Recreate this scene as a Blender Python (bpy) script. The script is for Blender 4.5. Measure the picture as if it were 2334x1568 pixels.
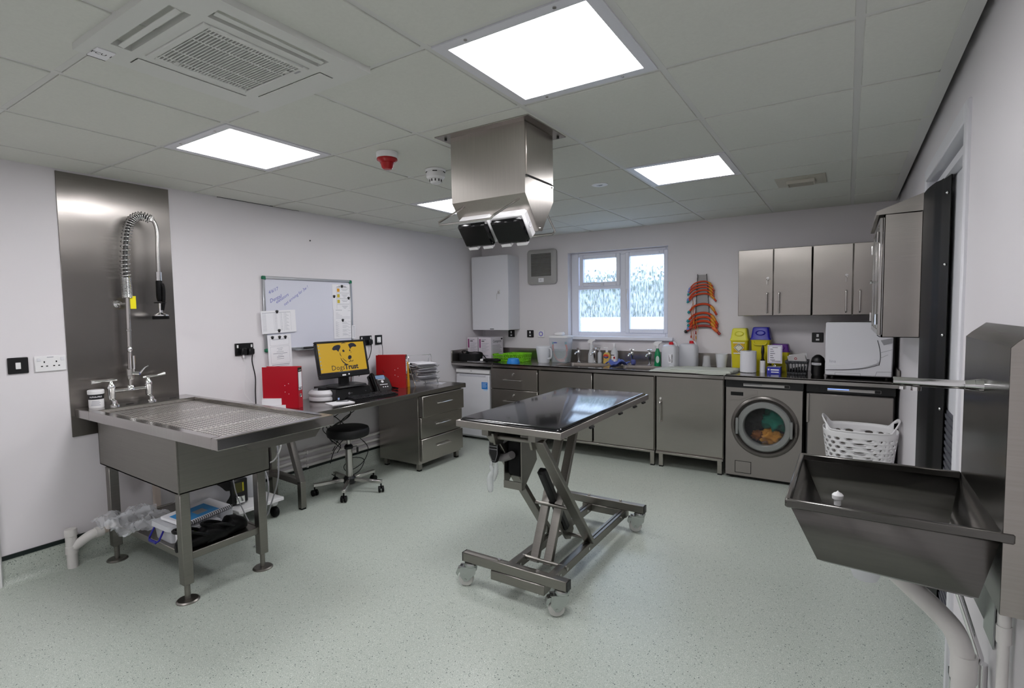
import bpy, bmesh, math, random
from mathutils import Vector, Matrix, Euler, noise
rnd = random.Random(7)
PI = math.pi
for o in list(bpy.data.objects): bpy.data.objects.remove(o)
SC = bpy.context.scene; COL = SC.collection
def R(a): return math.radians(a)

# ---------------------------------------------------------------- camera
cd = bpy.data.cameras.new('camera'); cam = bpy.data.objects.new('camera', cd); COL.objects.link(cam)
cd.sensor_width = 36.0; cd.lens = 1197.577/2334*36; cd.clip_start = .05
cam.location = (3.8728, -5.4340, 1.4767)
cam.rotation_euler = (R(86.46776), R(.86590), R(32.50989))
SC.camera = cam
# ---------------------------------------------------------------- world, exposure
SC.view_settings.view_transform = 'Standard'; SC.view_settings.look = 'None'
SC.view_settings.gamma = 1.0; SC.view_settings.use_curve_mapping = False
SC.view_settings.exposure = 0.0
w = bpy.data.worlds.new('overcast_sky'); SC.world = w; w.use_nodes = True
bg = w.node_tree.nodes['Background']
bg.inputs[0].default_value = (.62, .74, 1.0, 1); bg.inputs[1].default_value = 4.5
PANEL = 20.0            # emission of the ceiling light panels

# ---------------------------------------------------------------- materials
def lin(c):
    if isinstance(c, str):
        c = [int(c[i:i+2], 16)/255 for i in (0, 2, 4)]
    return tuple((x/12.92 if x <= .04045 else ((x+.055)/1.055)**2.4) for x in c) + (1,)
MC = {}
def mat(name, col, rough=.5, metal=0, emit=None, estr=1, trans=0, spec=.5, noise=0, nscale=20, bump=0, bscale=200, coat=0, ior=1.45, alpha=1, aniso=0, stretch=(1,1,1), sub=0):
    if name in MC: return MC[name]
    m = bpy.data.materials.new(name); m.use_nodes = True
    nt = m.node_tree; b = nt.nodes['Principled BSDF']; L = nt.links
    c = lin(col) if isinstance(col, str) else tuple(col)+(1,)
    b.inputs['Base Color'].default_value = c
    b.inputs['Roughness'].default_value = rough; b.inputs['Metallic'].default_value = metal
    b.inputs['Specular IOR Level'].default_value = spec; b.inputs['IOR'].default_value = ior
    b.inputs['Transmission Weight'].default_value = trans; b.inputs['Coat Weight'].default_value = coat
    b.inputs['Alpha'].default_value = alpha
    if aniso: b.inputs['Anisotropic'].default_value = aniso
    if emit:
        b.inputs['Emission Color'].default_value = lin(emit); b.inputs['Emission Strength'].default_value = estr
    if noise or bump:
        tc = nt.nodes.new('ShaderNodeTexCoord'); mp = nt.nodes.new('ShaderNodeMapping')
        mp.inputs['Scale'].default_value = stretch; L.new(tc.outputs['Object'], mp.inputs[0])
    if noise:
        n = nt.nodes.new('ShaderNodeTexNoise'); n.inputs['Scale'].default_value = nscale; n.inputs['Detail'].default_value = 3
        L.new(mp.outputs[0], n.inputs[0])
        mx = nt.nodes.new('ShaderNodeMix'); mx.data_type = 'RGBA'; mx.blend_type = 'MULTIPLY'; mx.inputs[0].default_value = noise
        mx.inputs[6].default_value = c
        rp = nt.nodes.new('ShaderNodeValToRGB'); rp.color_ramp.elements[0].position = .3; rp.color_ramp.elements[1].position = .7
        rp.color_ramp.elements[0].color = (.45,.45,.45,1); rp.color_ramp.elements[1].color = (1.2,1.2,1.2,1)
        L.new(n.outputs[0], rp.inputs[0]); L.new(rp.outputs[0], mx.inputs[7]); L.new(mx.outputs[2], b.inputs['Base Color'])
    if bump:
        n2 = nt.nodes.new('ShaderNodeTexNoise'); n2.inputs['Scale'].default_value = bscale; L.new(mp.outputs[0], n2.inputs[0])
        bp = nt.nodes.new('ShaderNodeBump'); bp.inputs['Strength'].default_value = bump; bp.inputs['Distance'].default_value = .002
        L.new(n2.outputs[0], bp.inputs['Height']); L.new(bp.outputs[0], b.inputs['Normal'])
    MC[name] = m; return m

def steel_mat(name, col, rough, aniso, stretch, wob=.12):
    m = mat(name, col, rough, 1, noise=.10, nscale=6, stretch=stretch, aniso=aniso)
    nt = m.node_tree; b = nt.nodes['Principled BSDF']; L = nt.links
    tg = nt.nodes.new('ShaderNodeTangent'); tg.direction_type = 'RADIAL'; tg.axis = 'Z'; L.new(tg.outputs[0], b.inputs['Tangent'])
    tc = nt.nodes.new('ShaderNodeTexCoord'); n = nt.nodes.new('ShaderNodeTexNoise'); n.inputs['Scale'].default_value = 3.5; n.inputs['Detail'].default_value = 1
    L.new(tc.outputs['Object'], n.inputs[0])
    bp = nt.nodes.new('ShaderNodeBump'); bp.inputs['Strength'].default_value = wob; bp.inputs['Distance'].default_value = .02
    L.new(n.outputs[0], bp.inputs['Height']); L.new(bp.outputs[0], b.inputs['Normal'])
    return m
STEEL = steel_mat('brushed_steel', (.41,.383,.355), .27, .85, (1,1,40))
SHEETM = steel_mat('sheet_steel', (.27,.252,.235), .27, .85, (1,1,40))
STEELD = steel_mat('dull_steel', (.26,.246,.226), .34, .5, (1,1,30))
STEELT = steel_mat('worktop_steel', (.40,.38,.365), .17, 0, (30,1,1), .05)
PLATEM = mat('plate_steel', (.82,.79,.75), .38, 1, noise=.1, nscale=5)
SINKM = steel_mat('sink_steel', (.145,.14,.132), .22, .4, (1,1,30))
CHROME = mat('chrome', (.78,.78,.78), .08, 1)
SATIN = mat('satin_steel', (.55,.53,.51), .25, 1)
ZINC = mat('zinc_plate', (.46,.48,.47), .25, 1, noise=.12, nscale=30)
WHITE = mat('white_plastic', 'e6e5e6', .4)
WHITEG = mat('white_enamel', 'dddde2', .28)
PVC = mat('pvc_pipe', 'd9d6d3', .32)
UPVC = mat('upvc_frame', 'e4e6f0', .28)
BLACK = mat('black_plastic', '0c0c0e', .38)
BLACKM = mat('black_matt', '0a0a0b', .75)
RUBBER = mat('black_rubber', '070708', .45, spec=.22)
DARKV = mat('void_black', '040404', .8)
GREY = mat('grey_plastic', '6d6e72', .45)
MIDG = mat('mid_grey', '9a9a9e', .4)
PAPER = mat('paper', 'e9e8ec', .7)
INK = mat('ink_black', '1d1d22', .6)
INKG = mat('ink_grey', '9b9ba6', .7)
WALLM = mat('wall_cladding', 'dfdbde', .38, spec=.35)
TILEM = mat('ceiling_tile', 'd3d4cd', .85, noise=.06, nscale=90)
GRIDM = mat('ceiling_grid', 'cfcfcc', .5)
CLEAR = mat('clear_plastic', (.88,.90,.93), .06, alpha=.22)
FROST = mat('frosted_plastic', (.84,.86,.90), .35, alpha=.55)
BLUE = mat('blue_print', '2a35a0', .45)
REDM = mat('red_card', 'b00d22', .34)
REDD = mat('red_card_dark', '9a0c10', .34)
YEL = mat('yellow_plastic', 'cfc21c', .42)
LIGHTM = mat('light_diffuser', 'ffffff', .4, emit='fdfcff', estr=PANEL)

def floor_mat():
    m = bpy.data.materials.new('speckled_vinyl'); m.use_nodes = True
    nt = m.node_tree; b = nt.nodes['Principled BSDF']; L = nt.links
    tc = nt.nodes.new('ShaderNodeTexCoord')
    def spots(scale, thr, seed):
        v = nt.nodes.new('ShaderNodeTexVoronoi'); v.inputs['Scale'].default_value = scale
        mp = nt.nodes.new('ShaderNodeMapping'); mp.inputs['Location'].default_value = (seed, seed*1.7, seed*.3)
        L.new(tc.outputs['Object'], mp.inputs[0]); L.new(mp.outputs[0], v.inputs['Vector'])
        sep = nt.nodes.new('ShaderNodeSeparateColor'); L.new(v.outputs['Color'], sep.inputs[0])
        a = nt.nodes.new('ShaderNodeMath'); a.operation = 'GREATER_THAN'; a.inputs[1].default_value = thr; L.new(sep.outputs[0], a.inputs[0])
        c = nt.nodes.new('ShaderNodeMath'); c.operation = 'LESS_THAN'; c.inputs[1].default_value = .36; L.new(v.outputs['Distance'], c.inputs[0])
        d = nt.nodes.new('ShaderNodeMath'); d.operation = 'MULTIPLY'; L.new(a.outputs[0], d.inputs[0]); L.new(c.outputs[0], d.inputs[1])
        return d.outputs[0]
    n = nt.nodes.new('ShaderNodeTexNoise'); n.inputs['Scale'].default_value = 260; n.inputs['Detail'].default_value = 4
    L.new(tc.outputs['Object'], n.inputs[0])
    rp = nt.nodes.new('ShaderNodeValToRGB'); rp.color_ramp.elements[0].position = .35; rp.color_ramp.elements[1].position = .66
    rp.color_ramp.elements[0].color = lin('a5aca3'); rp.color_ramp.elements[1].color = lin('c0c7be'); L.new(n.outputs[0], rp.inputs[0])
    last = rp.outputs[0]
    for sc, thr, seed, colr in ((300, .80, 3, '66736d'), (260, .86, 9, 'dfe4dc'), (150, .95, 21, '343c3e'), (380, .72, 31, '8f9b92')):
        mx = nt.nodes.new('ShaderNodeMix'); mx.data_type = 'RGBA'; mx.inputs[7].default_value = lin(colr)
        L.new(spots(sc, thr, seed), mx.inputs[0]); L.new(last, mx.inputs[6]); last = mx.outputs[2]
    L.new(last, b.inputs['Base Color']); b.inputs['Roughness'].default_value = .33; b.inputs['Specular IOR Level'].default_value = .45
    return m
FLOORM = floor_mat()

# ---------------------------------------------------------------- mesh builder
class MB:
    def __init__(s): s.v = []; s.f = []; s.mi = []; s.m = 0; s.sharp = 38; s.weld = 0
    def add(s, vs, fs):
        b = len(s.v); s.v += [Vector(x) for x in vs]; s.f += [tuple(b+i for i in f) for f in fs]; s.mi += [s.m]*len(fs); return s
    def mark(s): return len(s.v)
    def xf(s, M, start=0):
        for i in range(start, len(s.v)): s.v[i] = M @ s.v[i]
        return s
    def box(s, x0, x1, y0, y1, z0, z1, bev=0):
        if x0 > x1: x0, x1 = x1, x0
        if y0 > y1: y0, y1 = y1, y0
        if z0 > z1: z0, z1 = z1, z0
        if bev <= 0:
            return s.add([(x0,y0,z0),(x1,y0,z0),(x1,y1,z0),(x0,y1,z0),(x0,y0,z1),(x1,y0,z1),(x1,y1,z1),(x0,y1,z1)],
                [(3,2,1,0),(4,5,6,7),(0,1,5,4),(1,2,6,5),(2,3,7,6),(3,0,4,7)])
        b = min(bev, (x1-x0)*.49, (y1-y0)*.49, (z1-z0)*.49)
        X, Y, Z = (x0,x1), (y0,y1), (z0,z1); vs = []; ix = {}
        for i in (0,1):
            for j in (0,1):
                for k in (0,1):
                    sx, sy, sz = (1-2*i)*b, (1-2*j)*b, (1-2*k)*b
                    p = (X[i], Y[j], Z[k])
                    for a, q in enumerate(((p[0], p[1]+sy, p[2]+sz), (p[0]+sx, p[1], p[2]+sz), (p[0]+sx, p[1]+sy, p[2]))):
                        ix[i,j,k,a] = len(vs); vs.append(q)
        fs = []
        for i in (0,1):
            fs.append([ix[i,j,k,0] for j,k in ((0,0),(1,0),(1,1),(0,1))])
            fs.append([ix[j,i,k,1] for j,k in ((0,0),(1,0),(1,1),(0,1))])
            fs.append([ix[j,k,i,2] for j,k in ((0,0),(1,0),(1,1),(0,1))])
        for i in (0,1):
            for j in (0,1):
                fs.append([ix[i,j,0,0], ix[i,j,1,0], ix[i,j,1,1], ix[i,j,0,1]])
                fs.append([ix[i,0,j,0], ix[i,1,j,0], ix[i,1,j,2], ix[i,0,j,2]])
                fs.append([ix[0,i,j,1], ix[1,i,j,1], ix[1,i,j,2], ix[0,i,j,2]])
                for k in (0,1): fs.append([ix[i,j,k,a] for a in (0,1,2)])
        return s.add(vs, fs)
    def beam(s, p, q, a, b, up=(0,0,1), bev=.002):
        p, q = Vector(p), Vector(q); d = q-p; L = d.length; z = d.normalized()
        x = Vector(up).cross(z)
        if x.length < 1e-4: x = Vector((1,0,0)).cross(z)
        x.normalize(); y = z.cross(x)
        st = s.mark(); s.box(-a/2, a/2, -b/2, b/2, 0, L, bev)
        M = Matrix(((x.x,y.x,z.x,p.x),(x.y,y.y,z.y,p.y),(x.z,y.z,z.z,p.z),(0,0,0,1)))
        return s.xf(M, st)
    def tube(s, pts, r, n=8, closed=False, cap=True):
        P = [Vector(p) for p in pts]; N = len(P)
        rs = r if isinstance(r, (list, tuple)) else [r]*N
        T = []
        for i in range(N):
            a = P[(i-1) % N] if (i > 0 or closed) else P[i]; b = P[(i+1) % N] if (i < N-1 or closed) else P[i]
            t = b-a; T.append(t.normalized() if t.length > 1e-9 else Vector((0,0,1)))
        u = T[0].orthogonal().normalized(); vs = []
        for i in range(N):
            if i: u = u - T[i]*u.dot(T[i]); u = u.normalized() if u.length > 1e-6 else T[i].orthogonal().normalized()
            w_ = T[i].cross(u)
            for k in range(n):
                a = 2*PI*k/n; vs.append(P[i]+(u*math.cos(a)+w_*math.sin(a))*rs[i])
        fs = []
        for i in range(N if closed else N-1):
            j = (i+1) % N
            for k in range(n): fs.append((i*n+k, i*n+(k+1) % n, j*n+(k+1) % n, j*n+k))
        if cap and not closed: fs += [tuple(range(n))[::-1], tuple((N-1)*n+k for k in range(n))]
        return s.add(vs, fs)
    def cyl(s, p, q, r, r2=None, n=16): return s.tube([p, q], [r, r if r2 is None else r2], n)
    def lathe(s, prof, c=(0,0,0), axis='z', n=24, sx=1, sy=1, close=False):
        vs = []
        for r, z in prof:
            for k in range(n):
                a = 2*PI*k/n; x, y = r*math.cos(a)*sx, r*math.sin(a)*sy
                p = (x,y,z) if axis == 'z' else ((x,z,y) if axis == 'y' else (z,x,y))
                vs.append((p[0]+c[0], p[1]+c[1], p[2]+c[2]))
        fs = []
        for i in range(len(prof)-1):
            for k in range(n): fs.append((i*n+k, i*n+(k+1) % n, (i+1)*n+(k+1) % n, (i+1)*n+k))
        if prof[0][0] > 1e-6 and close is not None and close is not True: pass
        if close is True: fs += [tuple(range(n))[::-1], tuple((len(prof)-1)*n+k for k in range(n))]
        return s.add(vs, fs)
    def prism(s, poly, axis, a, b):
        n = len(poly)
        def P(u, v, t): return (t,u,v) if axis == 'x' else ((u,t,v) if axis == 'y' else (u,v,t))
        return s.add([P(u,v,a) for u,v in poly]+[P(u,v,b) for u,v in poly],
            [tuple(range(n))[::-1], tuple(range(n, 2*n))]+[(i, (i+1) % n, n+(i+1) % n, n+i) for i in range(n)])
    def sphere(s, c, r, n=12, sz=1, sx=1, sy=1):
        pr = [(max(r*math.sin(PI*i/n), 1e-5), -r*math.cos(PI*i/n)*sz) for i in range(n+1)]
        return s.lathe(pr, c, 'z', n*2, sx, sy)
    def quad(s, a, b, c, d): return s.add([a,b,c,d], [(0,1,2,3)])
    def loft(s, rings, cap=True):
        n = len(rings[0]); vs = [p for r_ in rings for p in r_]; fs = []
        for i in range(len(rings)-1):
            for k in range(n): fs.append((i*n+k, i*n+(k+1) % n, (i+1)*n+(k+1) % n, (i+1)*n+k))
        if cap: fs += [tuple(range(n))[::-1], tuple((len(rings)-1)*n+k for k in range(n))]
        return s.add(vs, fs)
    def text(s, txt, size, M, shear=0, depth=0, bold=0):
        cu = bpy.data.curves.new('tmp_text', 'FONT'); cu.body = txt; cu.size = size; cu.shear = shear; cu.align_x = 'CENTER'; cu.align_y = 'CENTER'
        cu.resolution_u = 2; cu.offset = bold; cu.extrude = depth
        ob = bpy.data.objects.new('tmp_text', cu); COL.objects.link(ob)
        me = bpy.data.meshes.new_from_object(ob.evaluated_get(bpy.context.evaluated_depsgraph_get()))
        vs = [M @ v.co for v in me.vertices]; fs = [tuple(p.vertices) for p in me.polygons]
        bpy.data.objects.remove(ob); bpy.data.curves.remove(cu); bpy.data.meshes.remove(me)
        return s.add(vs, fs)
    def holed(s, x0, x1, z0, z1, cx, cz, r, y, n=32):
        """flat front (plane y) with a round hole"""
        vs = []; fs = []
        for k in range(n):
            a = 2*PI*k/n+PI/4; c, d = math.cos(a), math.sin(a)
            vs.append((cx+r*c, y, cz+r*d))
            tx = ((x1-cx)/c if c > 1e-9 else ((x0-cx)/c if c < -1e-9 else 1e9)); tz = ((z1-cz)/d if d > 1e-9 else ((z0-cz)/d if d < -1e-9 else 1e9))
            t_ = min(tx, tz); vs.append((cx+t_*c, y, cz+t_*d))
        for k in range(n):
            j = (k+1) % n
            fs.append((2*k, 2*k+1, 2*j+1, 2*j))
        b = len(vs); vs += [(x1,y,z1),(x0,y,z1),(x0,y,z0),(x1,y,z0)]
        # fill the corners
        for ci, (qx, qz) in enumerate(((x1,z1),(x0,z1),(x0,z0),(x1,z0))):
            for k in range(n):
                j = (k+1) % n; p, q = vs[2*k+1], vs[2*j+1]
                if abs(p[0]-q[0]) > 1e-6 and abs(p[2]-q[2]) > 1e-6 and (p[0]-qx)*(q[0]-qx) < 1e-9 and (p[2]-qz)*(q[2]-qz) < 1e-9:
                    fs.append((2*k+1, b+ci, 2*j+1))
        return s.add(vs, fs)
    def mesh(s, name, mats, inv=None):
        me = bpy.data.meshes.new(name)
        me.from_pydata([tuple(inv @ v) if inv else tuple(v) for v in s.v], [], s.f)
        for m in mats: me.materials.append(m)
        me.polygons.foreach_set('material_index', s.mi)
        bm = bmesh.new(); bm.from_mesh(me)
        if s.weld: bmesh.ops.remove_doubles(bm, verts=bm.verts, dist=s.weld)
        bmesh.ops.recalc_face_normals(bm, faces=bm.faces); bm.to_mesh(me); bm.free()
        me.polygons.foreach_set('use_smooth', [True]*len(me.polygons)); me.set_sharp_from_angle(angle=R(s.sharp)); me.update()
        return me

GRP = None
def props(o, label=None, cat=None, group=None, kind=None):
    if label: o['label'] = label
    if cat: o['category'] = cat
    if group: o['group'] = group
    if kind: o['kind'] = kind
    return o
def thing(name, label, cat, loc=(0,0,0), rz=0, group=None):
    o = bpy.data.objects.new(name, None); COL.objects.link(o); o.empty_display_size = .05
    o.location = loc; o.rotation_euler = (0,0,R(rz)); return props(o, label, cat, group)
def wm(o):
    M = Matrix.Translation(o.location) @ o.rotation_euler.to_matrix().to_4x4()
    return (wm(o.parent) @ M) if o.parent else M
def part(parent, name, mb, m, label=None, local=False, kind=None):
    """mesh child; vertices are given in world space unless local"""
    ms = m if isinstance(m, (list, tuple)) else [m]
    o = bpy.data.objects.new(name, mb.mesh(name, ms, None if local else wm(parent).inverted())); COL.objects.link(o); o.parent = parent
    return props(o, label, kind=kind)
def solo(name, mb, m, label, cat, loc=None, group=None):
    ms = m if isinstance(m, (list, tuple)) else [m]
    if loc is None:
        n = len(mb.v); loc = (sum(v.x for v in mb.v)/n, sum(v.y for v in mb.v)/n, min(v.z for v in mb.v))
    o = bpy.data.objects.new(name, mb.mesh(name, ms, Matrix.Translation(loc).inverted())); o.location = loc; COL.objects.link(o)
    return props(o, label, cat, group)
def struct(name, mb, m, parent=None):
    ms = m if isinstance(m, (list, tuple)) else [m]
    o = bpy.data.objects.new(name, mb.mesh(name, ms)); COL.objects.link(o)
    if parent: o.parent = parent
    else: o['kind'] = 'structure'
    return o
def dup(root, loc, rz=None, label=None, name=None):
    r = root.copy(); COL.objects.link(r); r.location = loc
    if rz is not None: r.rotation_euler = (0,0,R(rz))
    if label: r['label'] = label
    for ch in root.children:
        c = ch.copy(); COL.objects.link(c); c.parent = r
        for g in ch.children:
            d = g.copy(); COL.objects.link(d); d.parent = c
    return r
def B(*a, **k): return MB().box(*a, **k)
def rrect(w, h, r, n=4):
    pts = []
    for cx, cy, a0 in ((w/2-r,h/2-r,0),(-w/2+r,h/2-r,90),(-w/2+r,-h/2+r,180),(w/2-r,-h/2+r,270)):
        for i in range(n+1):
            a = R(a0+90*i/n); pts.append((cx+r*math.cos(a), cy+r*math.sin(a)))
    return pts
def ring(poly, c, z, s=1): return [(c[0]+x*s, c[1]+y*s, z) for x, y in poly]
def smooth(pts, k=6):
    """Catmull-Rom through the points"""
    P = [Vector(p) for p in pts]; out = []
    for i in range(len(P)-1):
        a, b, c, d = P[max(i-1,0)], P[i], P[i+1], P[min(i+2,len(P)-1)]
        for j in range(k):
            t = j/k; out.append(.5*((2*b)+(c-a)*t+(2*a-5*b+4*c-d)*t*t+(3*b-a-3*c+d)*t**3))
    return out+[P[-1]]
def M4(loc, x, y, z):
    x, y, z = Vector(x), Vector(y), Vector(z)
    return Matrix(((x.x,y.x,z.x,loc[0]),(x.y,y.y,z.y,loc[1]),(x.z,y.z,z.z,loc[2]),(0,0,0,1)))
def WALLL(x, y, z): return M4((x,y,z), (0,1,0), (0,0,1), (1,0,0))     # text frame on a face that looks towards +x
def WALLB(x, y, z): return M4((x,y,z), (1,0,0), (0,0,1), (0,-1,0))     # ... towards -y
# ================================================================ the room
XL, XR, YB, YF, H = -.03, 4.215, 0.0, -6.6, 2.35
struct('floor', B(XL-.1, XR+.5, YF-.1, YB+.1, -.06, 0), FLOORM)
struct('wall_left', B(XL-.1, XL, YF, YB+.3, 0, 2.6), WALLM)
struct('wall_front', B(XL-.1, XR+.5, YF-.1, YF, 0, 2.6), WALLM)
WX0, WX1, WZ0, WZ1 = 1.172, 2.312, 1.185, 2.128
m = MB(); m.box(XL-.1, WX0, 0, .3, 0, 2.6); m.box(WX1, XR+.5, 0, .3, 0, 2.6); m.box(WX0, WX1, 0, .3, 0, WZ0); m.box(WX0, WX1, 0, .3, WZ1, 2.6)
struct('wall_back', m, WALLM)
DY0, DY1, DZ = -3.0, -1.93, 2.12
m = MB(); m.box(XR, XR+.18, YF, DY0, 0, 2.6); m.box(XR, XR+.18, DY1, .0, 0, 2.6); m.box(XR, XR+.18, DY0, DY1, DZ, 2.6)
struct('wall_right', m, WALLM)
# coved vinyl skirting with a dark capping strip
COVE = [(0,0),(.05,0),(.03,.006),(.012,.02),(.005,.045),(.004,.148),(0,.148)]
m = MB(); m.prism([(XL+a, z) for a, z in COVE], 'y', YF, 0); bl = struct('baseboard_left', m, FLOORM)
CAPM = mat('skirting_cap', '0f1c1b', .4)
struct('cap_strip', B(XL, XL+.008, YF, 0, .146, .170), CAPM, bl)
m = MB(); m.prism([(-a, z) for a, z in COVE], 'x', XL, XR); bb = struct('baseboard_back', m, FLOORM)
struct('cap_strip', B(XL, XR, -.008, 0, .146, .170), CAPM, bb)
m = MB(); m.prism([(XR-a, z) for a, z in COVE], 'y', DY1, 0); m.prism([(XR-a, z) for a, z in COVE], 'y', YF, DY0); br = struct('baseboard_right', m, FLOORM)
m = MB(); m.box(XR-.008, XR, DY1, 0, .146, .170); m.box(XR-.008, XR, YF, DY0, .146, .170); struct('cap_strip', m, CAPM, br)
# boxed-in corner at the left edge of the view
struct('trim_1', B(XL, .0, -4.80, -4.585, 0, H, .008), WHITE)

# ---------------- ceiling: T-grid with lay-in tiles
GX = [XL] + [.288+.6*i for i in range(7)] + [4.19]
GY = [YF] + [-.477-.6*j for j in range(10, -1, -1)] + [0]
GY = [y for y in GY if y >= YF]
ceil = struct('ceiling', B(XL-.1, XR+.5, YF-.1, .1, 2.44, 2.5), DARKV)
LCELL = [(i, j) for i in (.888, 2.688) for j in (-4.077, -2.277, -5.877)]
TH = {}
def isl(x0, y0): return any(abs(x0-a) < .02 and abs(y0-b) < .02 for a, b in LCELL)
for x0, x1 in zip(GX, GX[1:]):
    for y0, y1 in zip(GY, GY[1:]):
        if isl(x0, y0): continue
        g = .0125
        w_, d_ = round(x1-x0, 3), round(y1-y0, 3)
        if (w_, d_) not in TH:
            TH[w_, d_] = B(-w_/2+g, w_/2-g, -d_/2+g, d_/2-g, -.006, .016, .002).mesh('ceiling_tile', [TILEM])
        o = bpy.data.objects.new('ceiling_tile', TH[w_, d_]); COL.objects.link(o); o.parent = ceil
        o.location = ((x0+x1)/2, (y0+y1)/2, H+rnd.uniform(0,.0018)); o.rotation_euler = (rnd.uniform(-.001,.001), rnd.uniform(-.001,.001), 0)
for x in GX[1:-1]:
    wd = .012 if x < 3.5 else .022
    struct('grid_rail', B(x-wd, x+wd, YF, 0, H-.001, H+.03), GRIDM, ceil)
for y in GY[1:-1]:
    struct('grid_rail', B(XL, 4.19, y-.011, y+.011, H-.0005, H+.028), GRIDM, ceil)
struct('edge_trim', B(XL, XL+.022, YF, 0, H-.002, H+.03), GRIDM, ceil)
struct('shadow_gap', B(XL+.001, XL+.009, -3.30, -2.62, H-.006, H-.001), BLACKM, ceil)
struct('edge_trim', B(XL, 4.19, -.022, 0, H-.002, H+.03), GRIDM, ceil)
struct('edge_trim', B(4.145, 4.192, YF, 0, H-.006, H+.03), GRIDM, ceil)

# ---------------- ceiling light panels
def light_panel(x0, y0, label):
    t = thing('ceiling_light', label, 'ceiling light', (x0+.3, y0+.3, H-.01), 0, 'recessed light panels in the ceiling grid')
    m = MB()
    a, b = .012, .052
    for q in ((a, .588, a, b), (a, .588, .548, .588), (a, b, b, .548), (.548, .588, b, .548)):
        m.box(x0+q[0], x0+q[1], y0+q[2], y0+q[3], H-.006, H+.02)
    part(t, 'frame', m, mat('light_frame', 'd6d6dc', .4))
    m = MB(); m.box(x0+b, x0+.548, y0+b, y0+.548, H-.003, H+.01); part(t, 'diffuser', m, LIGHTM)
    for sx, sy in ((.14,.03),(.46,.03),(.14,.57),(.46,.57)):
        m = MB(); m.cyl((x0+sx, y0+sy, H-.009), (x0+sx, y0+sy, H-.004), .006, n=10); part(t, 'screw', m, SATIN)
light_panel(2.688, -4.077, 'largest bright square light panel, in the ceiling in front of the steel hood')
light_panel(.888, -4.077, 'bright square ceiling light panel between the steel wall sheet and the red sounder')
light_panel(2.688, -2.277, 'bright square light panel in the ceiling between the hood and the small air grille')
light_panel(.888, -2.277, 'bright square light panel half hidden behind the left side of the steel hood')
light_panel(2.688, -5.877, 'square light panel in the ceiling above and behind the viewer, right')
light_panel(.888, -5.877, 'square light panel in the ceiling above and behind the viewer, left')

# ---------------- window with obscured glass
GL = bpy.data.materials.new('rain_glass'); GL.use_nodes = True
nt = GL.node_tree; nt.nodes.clear(); L = nt.links
out = nt.nodes.new('ShaderNodeOutputMaterial'); tc = nt.nodes.new('ShaderNodeTexCoord'); mp = nt.nodes.new('ShaderNodeMapping')
mp.inputs['Scale'].default_value = (75, 1, 15); L.new(tc.outputs['Object'], mp.inputs[0])
nz = nt.nodes.new('ShaderNodeTexNoise'); nz.inputs['Scale'].default_value = 1; nz.inputs['Detail'].default_value = 2.5; L.new(mp.outputs[0], nz.inputs[0])
rp = nt.nodes.new('ShaderNodeValToRGB'); rp.color_ramp.elements[0].position = .40; rp.color_ramp.elements[1].position = .62; L.new(nz.outputs[0], rp.inputs[0])
bp = nt.nodes.new('ShaderNodeBump'); bp.inputs['Strength'].default_value = .5; bp.inputs['Distance'].default_value = .004; L.new(nz.outputs[0], bp.inputs['Height'])
tr = nt.nodes.new('ShaderNodeBsdfTransparent'); tr.inputs[0].default_value = (.93,.97,.96,1)
tl = nt.nodes.new('ShaderNodeBsdfTranslucent'); tl.inputs[0].default_value = (.92,.96,1,1)
mx = nt.nodes.new('ShaderNodeMixShader'); mm = nt.nodes.new('ShaderNodeMapRange'); mm.inputs[3].default_value = .10; mm.inputs[4].default_value = .42
L.new(rp.outputs[0], mm.inputs[0]); L.new(mm.outputs[0], mx.inputs[0]); L.new(tr.outputs[0], mx.inputs[1]); L.new(tl.outputs[0], mx.inputs[2])
gs = nt.nodes.new('ShaderNodeBsdfGlossy'); gs.inputs['Roughness'].default_value = .12; L.new(bp.outputs[0], gs.inputs['Normal'])
m2 = nt.nodes.new('ShaderNodeMixShader'); m2.inputs[0].default_value = .05; L.new(mx.outputs[0], m2.inputs[1]); L.new(gs.outputs[0], m2.inputs[2])
L.new(m2.outputs[0], out.inputs[0])
FY0, FY1 = .095, .165
wf = MB()
wf.box(WX0, 1.262, FY0, FY1, WZ0, WZ1, .004); wf.box(2.262, WX1, FY0, FY1, WZ0, WZ1, .004)
wf.box(1.262, 2.262, FY0, FY1, WZ0, 1.235, .004); wf.box(1.262, 2.262, FY0, FY1, 2.085, WZ1, .004)
wf.box(1.762, 1.826, FY0, FY1, 1.235, 2.085, .004); wf.box(1.262, 1.762, FY0, FY1, 1.712, 1.762, .004)
win = struct('window_1', wf, UPVC)
def sash(name, x0, x1, z0, z1, w_=.045, y0=.08):
    m = MB()
    for q in ((x0, x0+w_, z0, z1), (x1-w_, x1, z0, z1), (x0+w_, x1-w_, z0, z0+w_), (x0+w_, x1-w_, z1-w_, z1)):
        m.box(q[0], q[1], y0, .14, q[2], q[3], .005)
    return struct(name, m, UPVC, win)
s1 = sash('opening_sash', 1.280, 1.766, 1.748, 2.100); s2 = sash('opening_sash', 1.826, 2.290, 1.222, 2.100)
m = MB(); m.box(1.322, 1.724, .118, .122, 1.79, 2.058); struct('pane', m, GL, win)
m = MB(); m.box(1.868, 2.248, .118, .122, 1.264, 2.058); struct('pane', m, GL, win)
m = MB(); m.box(1.262, 1.762, .128, .132, 1.235, 1.712); struct('pane', m, GL, win)
m = MB(); m.tube(smooth([(1.56,.07,1.768),(1.53,.055,1.775),(1.47,.055,1.782),(1.40,.06,1.778)]), [.012]*18+[.009], 8); m.box(1.545, 1.575, .062, .082, 1.745, 1.785, .003); struct('window_handle', m, WHITEG, win)
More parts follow.
